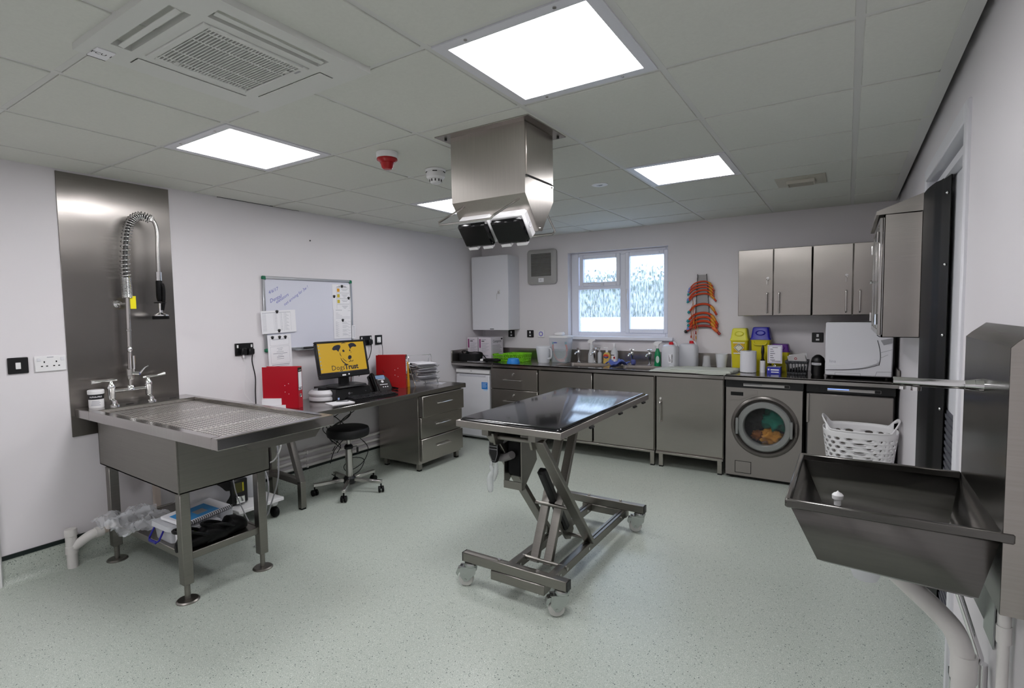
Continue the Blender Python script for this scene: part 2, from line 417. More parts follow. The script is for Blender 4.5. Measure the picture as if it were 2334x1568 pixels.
m = MB(); m.tube(smooth([(1.845,.07,1.66),(1.85,.055,1.62),(1.855,.055,1.54),(1.85,.06,1.48)]), .010, 8); m.box(1.833, 1.857, .062, .082, 1.62, 1.70, .003); struct('window_handle', m, WHITEG, win)
struct('window_sill', B(WX0-.0, WX1+.0, 0, .095, WZ0-.0, WZ0+.004), UPVC, win)
struct('window_board', B(1.225, 2.375, -.05, .0, 1.150, 1.187, .006), UPVC, win)
struct('trickle_vent', B(1.90, 2.20, .07, .081, 2.07, 2.085, .002), UPVC, win)

# ---------------- outside: pale rendered garden wall, clipped hedge, paving
m = MB(); m.box(-12, 18, .3, 14, -.35, -.3); solo('paving', m, mat('paving', 'b9bab8', .8, noise=.2, nscale=3), 'pale paving outside the window', 'paving')
m = MB(); m.box(-8, 12, 2.6, 2.75, -.299, 1.36); solo('garden_wall', m, mat('white_render', 'f0f2f5', .8), 'low white rendered wall seen faintly through the rippled window glass', 'wall')
m = MB(); m.sharp = 0
m.box(-4, 7, 3.1, 3.5, .5, 1.95)
for i in range(15000):
    p = Vector((rnd.uniform(-4, 7), rnd.uniform(2.95, 3.6), rnd.uniform(.9, 2.12)+rnd.gauss(0,.05))); e = Euler((rnd.uniform(-1,1), rnd.uniform(-1,1), rnd.uniform(0,6))).to_matrix()
    s_ = rnd.uniform(.03,.06); m.add([p+e@Vector((0,0,-s_)), p+e@Vector((s_*.5,0,0)), p+e@Vector((0,0,s_)), p+e@Vector((-s_*.5,0,0))], [(0,1,2,3)])
hd = solo('hedge', m, mat('hedge_leaf', '3d5a22', .6, noise=.7, nscale=6), 'green hedge outside, blurred by the rippled window glass', 'hedge', (1.5,3.2,-.3)); hd['kind'] = 'stuff'

# ---------------- door in the right wall
FX = XR-.014
m = MB(); m.box(FX, XR+.06, DY0-.05, DY0, 0, DZ+.06, .006); m.box(FX, XR+.06, DY1, DY1+.05, 0, DZ+.06, .006); m.box(FX, XR+.055, DY0+.001, DY1-.001, DZ-.006, DZ+.06, .004)
m.box(XR+.06, XR+.12, DY0, DY1, DZ-.03, DZ+.02); m.box(XR+.02, XR+.18, DY0, DY1, DZ-.065, DZ-.031)
m.box(XR+.0, XR+.18, DY0-.02, DY0+.012, 0, DZ); m.box(XR+.0, XR+.18, DY1-.012, DY1+.02, 0, DZ)
door = struct('door_1', m, WHITEG)
struct('door_leaf', B(XR+.052, XR+.092, DY0+.015, DY1-.015, .01, DZ-.066), WHITEG, door)
m = MB(); m.box(XR+.046, XR+.0515, DY0+.02, DY1-.02, .06, 1.0)
for i in range(30): m.box(XR+.041, XR+.046, DY0+.02, DY1-.02, .07+i*.031, .085+i*.031)
struct('kick_plate', m, mat('ribbed_rubber', '4a4b52', .5), door)
prof = []
for i in range(15):
    a = i/14; prof.append((FX-.004+(.052)*a-.016*math.sin(PI*a)*(1 if a < .7 else .4), DY1+.012-.47*a**1.1))
m = MB(); rows = [1.98+.0*i for i in range(1)]
m.loft([[(x, y, z) for x, y in prof]+[(x+.004, y+.004, z) for x, y in reversed(prof)] for z in (.02, .7, 1.4, 2.06)]); struct('finger_guard', m, RUBBER, door)
for z in (1.98, 1.66, 1.34, 1.0, .62):
    m = MB(); m.sphere((XR+.026, DY1-.43, z), .007, 6); struct('screw', m, CHROME, door)
# ================================================================ left wall: steel sheet and tub table
solo('wall_sheet', B(XL, XL+.006, -4.235, -3.63, .765, 2.335, .001), SHEETM, 'tall brushed steel splash sheet on the left wall behind the pre-rinse tap', 'panel')

TZ = .935
t = thing('tub_table', 'stainless steel tub table with perforated top on four square legs', 'tub table', (.75, -3.9, 0))
m = MB(); m.sharp = 30
X0, X1, Y0, Y1 = XL+.008, 1.545, -4.215, -3.585
m.box(X0, .175, Y0, Y1, TZ-.055, TZ, .004)
m.box(.175, X1-.045, Y0, Y0+.045, TZ-.055, TZ, .004); m.box(.175, X1-.045, Y1-.045, Y1, TZ-.055, TZ, .004)
m.box(X1-.045, X1, Y0, Y1, TZ-.055, TZ, .004)
part(t, 'rim', m, STEELT)
m = MB()
m.box(.10, .106, -4.15, -3.65, .60, TZ-.05); m.box(1.034, 1.04, -4.15, -3.65, .575, TZ-.05)
for y in (-4.15, -3.656): m.prism([(.10,.60),(1.04,.575),(1.04,TZ-.05),(.10,TZ-.05)], 'y', y, y+.006)
m.prism([(.10,.60),(1.04,.575),(1.04,.581),(.10,.606)], 'y', -4.15, -3.65)
m.box(1.036, 1.043, -4.153, -4.147, .575, TZ-.06)
part(t, 'tub', m, STEELD)
m = MB(); m.prism([(-4.10,TZ-.05),(-4.04,TZ-.095),(-3.70,TZ-.095),(-3.66,TZ-.05)], 'x', 1.04, 1.535); part(t, 'front_tray', m, STEELD)
m = MB(); m.box(.178, 1.50, -4.169, -3.632, TZ-.054, TZ-.050); part(t, 'tub_shade_sheet', m, DARKV)  # black sheet below the slots stands in for shade inside the steel tub
# four lift-out plates with rows of real slots
def slot_plate(x0, x1, y0, y1, z, nx, ny):
    m = MB(); b = .012; m.box(x0, x1, y0, y0+b, z-.012, z); m.box(x0, x1, y1-b, y1, z-.012, z); m.box(x0, x0+b*.7, y0+b, y1-b, z-.012, z); m.box(x1-b*.7, x1, y0+b, y1-b, z-.012, z)
    xs, xe, ys, ye = x0+b*.7, x1-b*.7, y0+b, y1-b; dx, dy = (xe-xs)/nx, (ye-ys)/ny
    vs, fs = [], []
    for i in range(nx):
        for j in range(ny):
            a, c = xs+i*dx, ys+j*dy; mx_, my_ = dx*.24, dy*.17
            k = len(vs)
            vs += [(a,c,z),(a+dx,c,z),(a+dx,c+dy,z),(a,c+dy,z),(a+mx_,c+my_,z),(a+dx-mx_,c+my_,z),(a+dx-mx_,c+dy-my_,z),(a+mx_,c+dy-my_,z)]
            fs += [(k,k+1,k+5,k+4),(k+1,k+2,k+6,k+5),(k+2,k+3,k+7,k+6),(k+3,k,k+4,k+7)]
    m.add(vs, fs); return m
xs = [.185, .52, .84, 1.165, 1.498]
for a, b in zip(xs, xs[1:]): part(t, 'perforated_plate', slot_plate(a+.0015, b-.0015, -4.166, -3.634, TZ-.022, 14, 20), PLATEM)
for y in (-3.97, -3.72):
    m = MB(); m.lathe([(.0001,0),(.022,0),(.022,.001),(.0001,.001)], (.085,y,TZ), n=18, sx=.7); part(t, 'tap_hole_shade', m, BLACKM)  # flat black discs paint the darkness inside the open deck holes
for lx, ly in ((.135,-4.105),(1.005,-4.118),(1.012,-3.705),(.135,-3.70)):
    m = MB(); m.box(lx-.025, lx+.025, ly-.025, ly+.025, .09, .58, .003); lg = part(t, 'leg', m, STEELD)
    m = MB(); m.cyl((lx,ly,.012), (lx,ly,.10), .014, n=12); m.lathe([(.0001,.012),(.048,.010),(.055,.004),(.055,0),(.0001,0)], (lx,ly,0), n=24); part(lg, 'foot', m, STEELD)
m = MB(); m.box(.135, 1.008, -4.10, -3.72, .243, .248); m.box(.13, 1.01, -4.125, -4.10, .215, .252, .003); m.box(.13, 1.01, -3.72, -3.70, .215, .252, .003)
m.box(.985, 1.02, -4.10, -3.72, .212, .252, .003); m.box(.13, .15, -4.10, -3.72, .215, .252, .003); part(t, 'shelf', m, STEELD)

# ---------------- pre-rinse tap
t = thing('pre_rinse_tap', 'tall chrome pre-rinse tap with coiled spring and hanging hand spray, on the tub table', 'tap', (.075, -3.95, TZ))
tx = .085
for y, ly in ((-4.05,-4.16),(-3.847,-3.755)):
    m = MB(); m.lathe([(.026,TZ),(.026,TZ+.006),(.014,TZ+.014),(.012,TZ+.03)], (tx,y,0), n=16, close=True)
    m.tube(smooth([(tx,y,TZ+.025),(tx-.012,y-.004,TZ+.035),(tx-.02,y-.006,TZ+.05)]), .011, 10)
    m.lathe([(.016,TZ+.04),(.019,TZ+.05),(.019,TZ+.105),(.022,TZ+.11),(.02,TZ+.125),(.012,TZ+.137),(.008,TZ+.15),(.0001,TZ+.152)], (tx-.02,y-.006,0), n=16)
    p = part(t, 'tap_body', m, CHROME)
    m = MB(); s_ = 1 if ly > y else -1
    m.tube([(tx-.02,y-.006-s_*.03,TZ+.155),(tx-.02,y-.006,TZ+.158),(tx-.02,y+s_*.04,TZ+.158),(tx-.016,ly,TZ+.158+.01*(s_ > 0))], [.007,.010,.007,.012], 10); part(p, 'lever_handle', m, CHROME)
m = MB(); m.tube([(tx-.02,-4.05,TZ+.088),(tx-.02,-3.853,TZ+.088)], .011, 12); m.lathe([(.022,TZ+.085),(.018,TZ+.11),(.014,TZ+.115)], (tx-.02,-3.953,0), n=16, close=True); part(t, 'bridge', m, CHROME)
rx, ry = tx-.02, -3.951
m = MB(); m.tube([(rx,ry,TZ+.10),(rx,ry+.01,1.62)], .0125, 12)
m.lathe([(.018,1.085),(.02,1.09),(.02,1.11),(.022,1.112),(.022,1.15),(.016,1.155)], (rx,ry+.002,0), n=14, close=True); m.lathe([(.014,1.39),(.016,1.392),(.016,1.40),(.014,1.402)], (rx,ry+.006,0), n=14, close=True)
part(t, 'riser_pipe', m, SATIN)
m = MB(); m.tube([(rx+.01,ry+.004,1.125),(rx+.01,ry+.042,1.12)], .013, 10); m.tube([(rx+.01,ry+.05,1.12),(rx+.02,ry+.075,1.155),(rx+.02,ry+.095,1.165)], [.009,.006,.006], 8)
m.tube([(rx+.012,ry+.02,1.15),(rx+.012,ry+.02,1.235)], .008, 8); m.tube([(rx+.012,ry+.001,1.15),(rx+.012,ry+.001,1.26)], .008, 8); m.sphere((rx+.012,ry+.001,1.275), .014, 8, 1.5); part(t, 'mixer_valve', m, CHROME)
m = MB(); m.cyl((rx+.01,ry+.045,1.12), (rx+.013,ry+.049,1.121), .009, n=12); part(t, 'blue_index', m, BLUE, 'blue index cap on the lever')
m = MB(); m.tube([(XL+.008,ry-.01,1.56),(rx,ry+.006,1.562)], .008, 10); m.lathe([(.024,.0),(.024,.006),(.012,.018)], (XL+.006,ry-.012,1.56), 'x', 16, close=True); part(t, 'wall_bracket', m, CHROME)
path = smooth([(rx,ry+.01,1.60),(rx,ry+.008,1.72),(rx,ry+.008,1.82),(rx+.004,ry+.018,1.95),(rx+.01,ry+.033,2.04),(rx+.018,ry+.06,2.095),(rx+.03,ry+.10,2.115),(rx+.045,ry+.145,2.10)], 16)
m = MB(); m.tube(path, .0125, 10); part(t, 'hose_core', m, mat('hose_grey', '5b5b5a', .4, .6))
# the coil, tight at its foot and open above
sp = []; LN = len(path)-1
turns = 44; cnt = 44*14
for i in range(cnt+1):
    f = i/cnt
    s_ = f*.42 if f < .42 else .42*.42+ (f-.42)*(1-.42*.42)/.58
    s_ = (f/.42)*.15 if f < .42 else .15+(f-.42)/.58*.85
    k = min(int(s_*LN), LN-1); fr = s_*LN-k; P = path[k].lerp(path[k+1], fr); T = (path[k+1]-path[k]).normalized()
    u = Vector((1,0,0)); u = (u-T*u.dot(T)).normalized(); v_ = T.cross(u); a = 2*PI*turns*f
    sp.append(P+(u*math.cos(a)+v_*math.sin(a))*.0265)
m = MB(); m.sharp = 180; m.tube(sp, .0032, 5); part(t, 'spring', m, CHROME)
e = path[-1]
drop = smooth([e, (e.x+.006,e.y+.02,e.z-.02),(e.x+.01,e.y+.03,2.02),(e.x+.012,e.y+.026,1.9),(e.x+.012,e.y+.024,1.745)], 10)
m = MB(); m.tube(drop, .0115, 10); m.lathe([(.0001,-.014),(.02,-.014),(.02,.014),(.0001,.014)], e, n=14); part(t, 'hose', m, SATIN)
hx, hy = drop[-1].x, drop[-1].y
m = MB(); m.cyl((hx,hy,1.765), (hx,hy,1.71), .018, n=14); part(t, 'hose_nut', m, CHROME)
m = MB(); m.lathe([(.017,1.715),(.0195,1.70),(.0195,1.60),(.014,1.575)], (hx,hy,0), n=14, close=True); m.tube(smooth([(hx+.020,hy+.008,1.69),(hx+.024,hy+.014,1.66),(hx+.022,hy+.012,1.58),(hx+.014,hy+.006,1.52)]), .010, 8)
m.tube([(hx+.034*math.cos(a), hy+.033*math.sin(a), 1.568) for a in [2*PI*i/16 for i in range(16)]], .003, 6, True); part(t, 'spray_grip', m, RUBBER, 'black grip of the hand spray')
m = MB(); m.lathe([(.010,1.57),(.010,1.505),(.015,1.502),(.043,1.490),(.043,1.483)], (hx,hy,0), n=20, close=True); part(t, 'spray_head', m, CHROME)
m = MB(); m.lathe([(.0001,1.462),(.047,1.462),(.049,1.468),(.049,1.483),(.0001,1.484)], (hx,hy,0), n=24); part(t, 'spray_bumper', m, RUBBER, 'black rubber bumper ring')
m = MB(); m.box(rx+.012, rx+.014, ry+.018, ry+.050, 1.53, 1.61, .0005); m.tube([(rx+.013,ry+.024,1.6),(rx+.02,ry+.022,1.66),(rx+.02,ry+.018,1.73)], .0012, 5)
solo('hang_tag', m, mat('yellow_tag', 'f2e410', .5), 'small yellow paper tag hanging on the spring of the pre-rinse tap', 'tag')
# tub of cream on the deck
t = thing('supplement_tub', 'white screw-top tub with black label on the back corner of the tub table', 'tub', (.045, -4.13, TZ))
m = MB(); m.lathe([(.0001,TZ),(.036,TZ),(.038,TZ+.004),(.038,TZ+.085),(.0001,TZ+.085)], (.045,-4.13,0), n=28); part(t, 'jar', m, WHITE)
m = MB(); m.lathe([(.041,TZ+.083),(.042,TZ+.086),(.042,TZ+.104),(.038,TZ+.108),(.0001,TZ+.108)], (.045,-4.13,0), n=28); part(t, 'lid', m, WHITE)
def arc_band(c, r, z0, z1, a0, a1, n=12):
    m = MB(); P = [(c[0]+r*math.cos(R(a0+(a1-a0)*i/n)), c[1]+r*math.sin(R(a0+(a1-a0)*i/n))) for i in range(n+1)]
    m.add([(x,y,z0) for x,y in P]+[(x,y,z1) for x,y in P], [(i,i+1,n+2+i,n+1+i) for i in range(n)]); return m
m = arc_band((.045,-4.13), .0385, TZ+.052, TZ+.082, -100, 60)
for i, a in enumerate((-52,-38,-24,-10,4)): pass
part(t, 'label_band', m, BLACK)
def wrap_text(txt, size, c, r, z, amid, bold=0):
    m = MB(); m.text(txt, size, Matrix.Identity(4), bold=bold)
    m.v = [Vector((c[0]+r*math.cos(R(amid)+v.x/r), c[1]+r*math.sin(R(amid)+v.x/r), z+v.y)) for v in m.v]; return m
part(t, 'label_name', wrap_text('ALPHA-PRO', .0125, (.045,-4.13), .0389, TZ+.067, -22, .0003), PAPER)
m = wrap_text('lorem', .001, (.045,-4.13), .0386, TZ+.02, -20); m = MB()
for i in range(4): 
    q = arc_band((.045,-4.13), .0384, TZ+.016+.008*i, TZ+.019+.008*i, -62+3*i, 12-8*(i % 2)); m.add(q.v, q.f)
part(t, 'label_lines', m, INKG)

# ---------------- switches and sockets on the left wall
def paddle(m, x, y0, y1, z0, z1): m.box(x, x+.004, y0, y1, z0, z1, .001)
t = thing('light_switch', 'black single light switch with white rocker, left end of the left wall', 'switch', (XL, -4.455, 1.216))
part(t, 'plate', B(XL, XL+.010, -4.500, -4.412, 1.172, 1.262, .003), BLACK); part(t, 'rocker', B(XL+.010, XL+.014, -4.468, -4.446, 1.198, 1.234, .001), WHITE)
t = thing('double_socket', 'white double socket beside the steel splash sheet', 'socket', (XL, -4.31, 1.216))
part(t, 'plate', B(XL, XL+.010, -4.386, -4.242, 1.172, 1.262, .003), WHITE)
for y in (-4.375, -4.268): part(t, 'rocker', B(XL+.010, XL+.0135, y, y+.016, 1.232, 1.250, .001), WHITEG)
m = MB()
for y in (-4.343, -4.288):
    m.box(XL+.0095, XL+.0105, y-.003, y+.003, 1.222, 1.232); m.box(XL+.0095, XL+.0105, y-.016, y-.007, 1.200, 1.206); m.box(XL+.0095, XL+.0105, y+.007, y+.016, 1.200, 1.206)
part(t, 'pin_holes', m, DARKV)
m = MB(); m.box(XL+.0098, XL+.0103, -4.33, -4.30, 1.252, 1.256); part(t, 'marking', m, INKG)
def black_double(y0, lab, plugs):
    t = thing('double_socket', lab, 'socket', (XL, y0+.073, 1.22))
    part(t, 'plate', B(XL, XL+.010, y0, y0+.146, 1.172, 1.266, .003), BLACK)
    for y in (y0+.012, y0+.122): part(t, 'rocker', B(XL+.010, XL+.0145, y, y+.012, 1.232, 1.254, .001), WHITE)
    return t
black_double(-3.222, 'black double socket on the left wall, left of the whiteboard', 2)
black_double(-2.012, 'black double socket on the left wall, behind the monitor', 1)
def plug(y, z, m_, lab):
    m = MB(); m.box(XL+.010, XL+.040, y-.024, y+.024, z-.024, z+.024, .008); return solo('plug', m, m_, lab, 'plug')
plug(-3.106, 1.200, BLACK, 'black plug in the right side of the double socket left of the whiteboard')
m = MB(); m.box(XL+.01, XL+.05, -3.19, -3.15, 1.18, 1.23, .006); solo('usb_charger', m, BLACK, 'black charger plug in the left side of the socket left of the whiteboard', 'plug')
plug(-1.90, 1.205, BLACK, 'black plug in the socket behind the monitor')
m = MB(); m.tube(smooth([(XL+.04,-3.106,1.176),(XL+.03,-3.105,1.12),(XL+.03,-3.085,1.0),(XL+.03,-3.09,.88),(XL+.03,-3.09,.765)]), .0042, 8); solo('power_cable', m, BLACK, 'black power cable hanging from the socket left of the whiteboard', 'cable')
m = MB(); m.box(XL+.028, XL+.036, -3.178, -3.166, 1.155, 1.182, .002); m.tube(smooth([(XL+.032,-3.172,1.157),(XL+.035,-3.16,1.07),(XL+.04,-3.185,.94),(XL+.06,-3.185,.87),(XL+.10,-3.13,.79),(XL+.16,-3.1,.765)]), .0016, 6); solo('charging_cable', m, WHITE, 'thin white charging cable hanging beside the black power cable', 'cable')
t = thing('data_outlet', 'black data outlet with a white insert, right of the double socket behind the monitor', 'outlet', (XL, -1.776, 1.22))
part(t, 'plate', B(XL, XL+.010, -1.822, -1.73, 1.172, 1.266, .003), BLACK); part(t, 'insert', B(XL+.010, XL+.013, -1.80, -1.752, 1.192, 1.246, .001), WHITE); part(t, 'connector', B(XL+.013, XL+.03, -1.79, -1.772, 1.19, 1.206, .002), WHITEG)
m = MB(); m.tube(smooth([(XL+.028,-1.781,1.195),(XL+.05,-1.775,1.17),(XL+.05,-1.77,1.08),(XL+.07,-1.80,1.0),(XL+.14,-1.86,.93),(XL+.19,-1.89,.91)]), .0025, 6); solo('data_cable', m, BLACK, 'thin black cable curving from the data outlet down to the telephone', 'cable')
m = MB(); m.tube(smooth([(XL+.035,-1.90,1.182),(XL+.035,-1.905,1.12),(XL+.05,-1.95,1.05),(XL+.08,-2.05,.98),(XL+.1,-2.12,.9)]), .004, 6); solo('power_cable', m, BLACK, 'black power cable running from the socket down behind the monitor', 'cable')
# row of heating pipes low on the wall
for i, z in enumerate((.305, .245, .19)):
    m = MB(); m.tube([(XL+.03, -3.62, z), (XL+.03, -.72, z)], .014, 10)
    for y in (-2.66, -1.2): m.box(XL, XL+.048, y-.008, y+.008, z-.017, z+.017, .002)
    solo('heating_pipe', m, PVC, ['topmost of the three white pipes low along the left wall', 'middle one of the three white pipes low along the left wall', 'lowest of the three white pipes low along the left wall'][i], 'pipe', group='white heating pipes along the left wall')

# ---------------- drain pipe and things under the tub table
t = thing('waste_pipe', 'white plastic waste pipe with an upright cleanout branch, left of the tub table', 'pipe', (.06, -4.30, 0))
px, py = .02, -4.288
m = MB(); m.lathe([(.0001,0),(.026,0),(.026,.085),(.031,.086),(.031,.13),(.028,.132),(.028,.19),(.031,.192),(.031,.225),(.029,.232),(.0001,.232)], (px,py,0), n=24); part(t, 'upright', m, PVC)
m = MB(); m.tube(smooth([(px,py,.11),(px+.02,py+.03,.14),(px+.05,py+.07,.175),(px+.055,py+.11,.185)]), .027, 14); m.cyl((px+.055,py+.10,.185), (px+.055,py+.14,.185), .031, n=18); part(t, 'branch', m, PVC)
m = MB(); m.tube([(px+.055,py+.12,.185),(px+.055,-3.86,.20)], .022, 14); part(t, 'run', m, mat('old_pipe', 'd5c8bd', .4))
m = MB(); m.cyl((px+.09,-3.86,.18), (px+.09,-3.86,.60), .022, n=14); part(t, 'drop', m, mat('old_pipe', 'd5c8bd', .4))
m = MB(); m.lathe([(.0001,.40),(.03,.402),(.04,.42),(.042,.55),(.03,.60)], (.22,-3.82,0), n=20); solo('bottle_trap', m, FROST, 'cloudy white bottle trap hanging under the tub', 'trap')
# storage box with blue handles
SZ = .249
t = thing('storage_box', 'clear plastic storage box with blue clip handles on the shelf under the tub table', 'storage box', (.73, -3.98, SZ))
def rbox(m, x0, x1, y0, y1, z0, z1, tap=.9, r=.02):
    cx, cy = (x0+x1)/2, (y0+y1)/2; p = rrect(x1-x0, y1-y0, r)
    m.loft([ring(p, (cx,cy), z0, tap), ring(p, (cx,cy), z0+(z1-z0)*.06, tap*1.01), ring(p, (cx,cy), z1, 1)])
    return m
m = MB(); rbox(m, .635, .825, -4.105, -3.86, SZ, SZ+.07, .93); part(t, 'body', m, FROST)
m = MB(); rbox(m, .628, .832, -4.115, -3.855, SZ+.071, SZ+.10, 1.01); part(t, 'lid', m, FROST)
m = MB(); m.tube([(.66,-4.108,SZ+.072),(.655,-4.135,SZ+.02),(.672,-4.145,SZ+.008),(.745,-4.145,SZ+.008),(.762,-4.135,SZ+.02),(.762,-4.108,SZ+.072)], .005, 8); m.box(.67, .75, -4.15, -4.138, SZ+.001, SZ+.018, .004); part(t, 'handle', m, mat('blue_handle', '1c1a86', .35), 'blue clip handle')
t = thing('parts_case', 'flat clear plastic parts case under the right end of the spiral-bound manual', 'case', (.77, -3.80, SZ))
m = MB(); rbox(m, .70, .835, -3.845, -3.765, SZ, SZ+.10, .97, .01); part(t, 'body', m, FROST)
t = thing('spiral_manual', 'spiral-bound manual with blue cover lying on the clear storage box', 'book', (.79, -3.93, SZ+.106))
Mm = Matrix.Translation((.79,-3.945,SZ+.122)) @ Euler((R(3), R(3), R(6))).to_matrix().to_4x4()
m = MB(); m.box(-.105, .105, -.14, .14, -.008, .008, .001); m.xf(Mm); part(t, 'pages', m, PAPER)
m = MB(); m.box(-.06, .085, -.12, .075, .0082, .0088); m.xf(Mm); part(t, 'cover_panel', m, mat('cover_blue', '3f93d2', .5))
m = MB(); m.box(-.005, .05, -.03, .03, .0089, .0092); m.xf(Mm); part(t, 'cover_picture', m, MIDG)
m = MB()
for i in range(24): m.tube([Mm@Vector((.103+.009*math.cos(a), -.134+.0116*i, .011*math.sin(a))) for a in [2*PI*k/8 for k in range(8)]], .0018, 4, True)
part(t, 'spiral_binding', m, BLACK)
t = thing('glove_carton', 'white carton with a lime green stripe behind the black clogs', 'box', (.87, -3.98, SZ))
m = MB(); m.box(.845, .905, -4.09, -3.878, SZ, SZ+.085, .001); part(t, 'carton', m, PAPER)
m = MB(); m.box(.905, .9056, -4.085, -3.90, SZ+.035, SZ+.065); part(t, 'stripe', m, mat('lime', '97c822', .5))
t = thing('small_carton', 'small white carton with black lettering at the right end of the lower shelf', 'box', (.88, -3.80, SZ))
m = MB(); m.box(.85, .925, -3.873, -3.775, SZ, SZ+.055, .001); part(t, 'carton', m, PAPER)
m = MB(); [m.box(.875+.018*i, .884+.018*i, -3.86, -3.80+.012*i, SZ+.0552, SZ+.0557) for i in range(2)]; part(t, 'lettering', m, INK)
# pair of clogs
def clog(x, y, rz, lab):
    t = thing('clog', lab, 'clog', (x, y, SZ), rz, 'pair of black rubber clogs')
    def sec(u, wd, h0, h1): return [(u+0, wd*math.cos(a), (h0+h1)/2+(h1-h0)/2*math.sin(a)) for a in [2*PI*k/14 for k in range(14)]]
    m = MB(); m.loft([sec(-.125,.02,.0,.045), sec(-.105,.04,.0,.075), sec(-.05,.04,.0,.065), sec(-.01,.043,0,.075), sec(.02,.05,0,.11), sec(.06,.05,0,.10), sec(.105,.042,0,.075), sec(.13,.02,.0,.05)]); part(t, 'shoe', m, RUBBER, local=True)
    m = MB(); m.tube(smooth([(.02,-.046,.06),(-.05,-.05,.095),(-.115,-.03,.11),(-.13,0,.112),(-.115,.03,.11),(-.05,.05,.095),(.02,.046,.06)]), .009, 6); part(t, 'heel_strap', m, RUBBER, local=True)
clog(.965, -4.015, 84, 'black rubber clog on the lower shelf, nearer the front leg'); clog(.962, -3.885, 100, 'black rubber clog on the lower shelf, nearer the small carton')
# bubble wrap: crumpled sheet hanging over the shelf end
BW = mat('bubble_wrap', (.80,.82,.86), .14, alpha=.34, bump=.9, bscale=55)
m = MB(); m.sharp = 180; nu, nv = 46, 32; vs = []
for i in range(nu+1):
    for j in range(nv+1):
        u, v = i/nu, j/nv; x = .16+.44*u; y = -4.23+.30*v
        q = Vector((u*5, v*4, .3)); z = SZ+.045+.05*noise.noise(q)+.022*noise.noise(q*2.7)+.008*noise.noise(q*6)+.035*(1-abs(2*u-1))*(1-abs(2*v-1))
        vs.append((x+.02*noise.noise(q*2+Vector((9,0,0))), y+.02*noise.noise(q*2+Vector((0,9,0))), max(z, SZ+.004)))
m.add(vs, [(i*(nv+1)+j, (i+1)*(nv+1)+j, (i+1)*(nv+1)+j+1, i*(nv+1)+j+1) for i in range(nu) for j in range(nv)]); m.sharp = 25
solo('bubble_wrap', m, BW, 'crumpled clear bubble wrap bulging over the left end of the lower shelf', 'bubble wrap')
m = MB(); m.sharp = 180; vs = []
for i in range(21):
    for j in range(9):
        u, v = i/20, j/8; vs.append((.17+.62*u+.02*math.sin(9*v), -3.80+.05*v+.012*math.sin(14*u+3*v), SZ+.01+.17*v+.01*math.sin(20*u)))
m.add(vs, [(i*9+j, (i+1)*9+j, (i+1)*9+j+1, i*9+j+1) for i in range(20) for j in range(8)])
solo('plastic_sleeve', m, mat('cloudy_sheet', (.78,.79,.83), .3, alpha=.6), 'cloudy plastic sheet standing along the back of the lower shelf', 'plastic sheet')

# ---------------- white trolley with pump behind the tub table
t = thing('pump_trolley', 'low white trolley with a small pump unit behind the tub table', 'trolley', (.25, -3.3, 0))
m = MB(); m.box(-.0, .42, -3.50, -3.16, .125, .15, .004); part(t, 'base', m, WHITE)
for x, y in ((.36,-3.20),(.36,-3.46),(.05,-3.20),(.05,-3.46)):
    m = MB(); m.sphere((x,y,.105), .025, 8); c = part(t, 'castor', m, WHITE); m = MB(); m.lathe([(.0001,-.02),(.03,-.02),(.038,-.012),(.038,.012),(.03,.02),(.0001,.02)], (x,y,.039), 'y', 18); part(c, 'wheel', m, RUBBER)
m = MB(); m.box(.02, .04, -3.48, -3.2, .15, .62, .004); part(t, 'back_panel', m, WHITE)
m = MB(); m.box(.12, .30, -3.48, -3.36, .16, .33, .006); part(t, 'pump_body', m, BLACK)
m = MB(); m.box(.301, .303, -3.46, -3.39, .24, .31); part(t, 'rating_plate', m, mat('plate_olive', '3f3d12', .5))
part(t, 'rating_mark', B(.303, .3045, -3.402, -3.392, .245, .305), mat('plate_yellow', 'a89f18', .5))
m = MB(); m.box(.3, .33, -3.46, -3.40, .17, .22, .003); part(t, 'valve_block', m, CHROME)
m = MB(); m.lathe([(.0001,.34),(.07,.34),(.085,.36),(.085,.42),(.0001,.42)], (.18,-3.42,0), n=22); part(t, 'canister', m, WHITE)
m = MB(); m.lathe([(.0001,.15),(.05,.152),(.075,.2),(.075,.36),(.03,.42),(.02,.45),(.0001,.45)], (.2,-3.25,0), n=20); part(t, 'bottle', m, FROST)
for pts, r_, m_, lb in (([(.58,-3.38,.71),(.66,-3.36,.68),(.695,-3.35,.607),(.63,-3.35,.509),(.547,-3.35,.464),(.45,-3.38,.43),(.32,-3.42,.40)], .005, WHITE, 'thick white cable looping down beside the tub to the pump'),
                    ([(.58,-3.36,.71),(.65,-3.35,.62),(.661,-3.35,.468),(.638,-3.35,.344),(.525,-3.33,.171),(.455,-3.33,.063),(.45,-3.45,.012)], .005, MIDG, 'grey hose running down in front of the trolley corner'),
                    ([(.46,-3.40,.56),(.506,-3.35,.399),(.534,-3.35,.296),(.489,-3.34,.164),(.46,-3.35,.06),(.48,-3.5,.012)], .005, MIDG, 'second grey hose beside the trolley castor'),
                    ([(.50,-3.60,.60),(.47,-3.56,.42),(.5,-3.55,.28),(.58,-3.50,.05),(.66,-3.52,.012),(.72,-3.58,.01)], .004, MIDG, 'thin grey tube sagging to the floor behind the tub table')):
    m = MB(); m.tube(smooth(pts), r_, 7); solo('hose', m, m_, lb, 'hose')
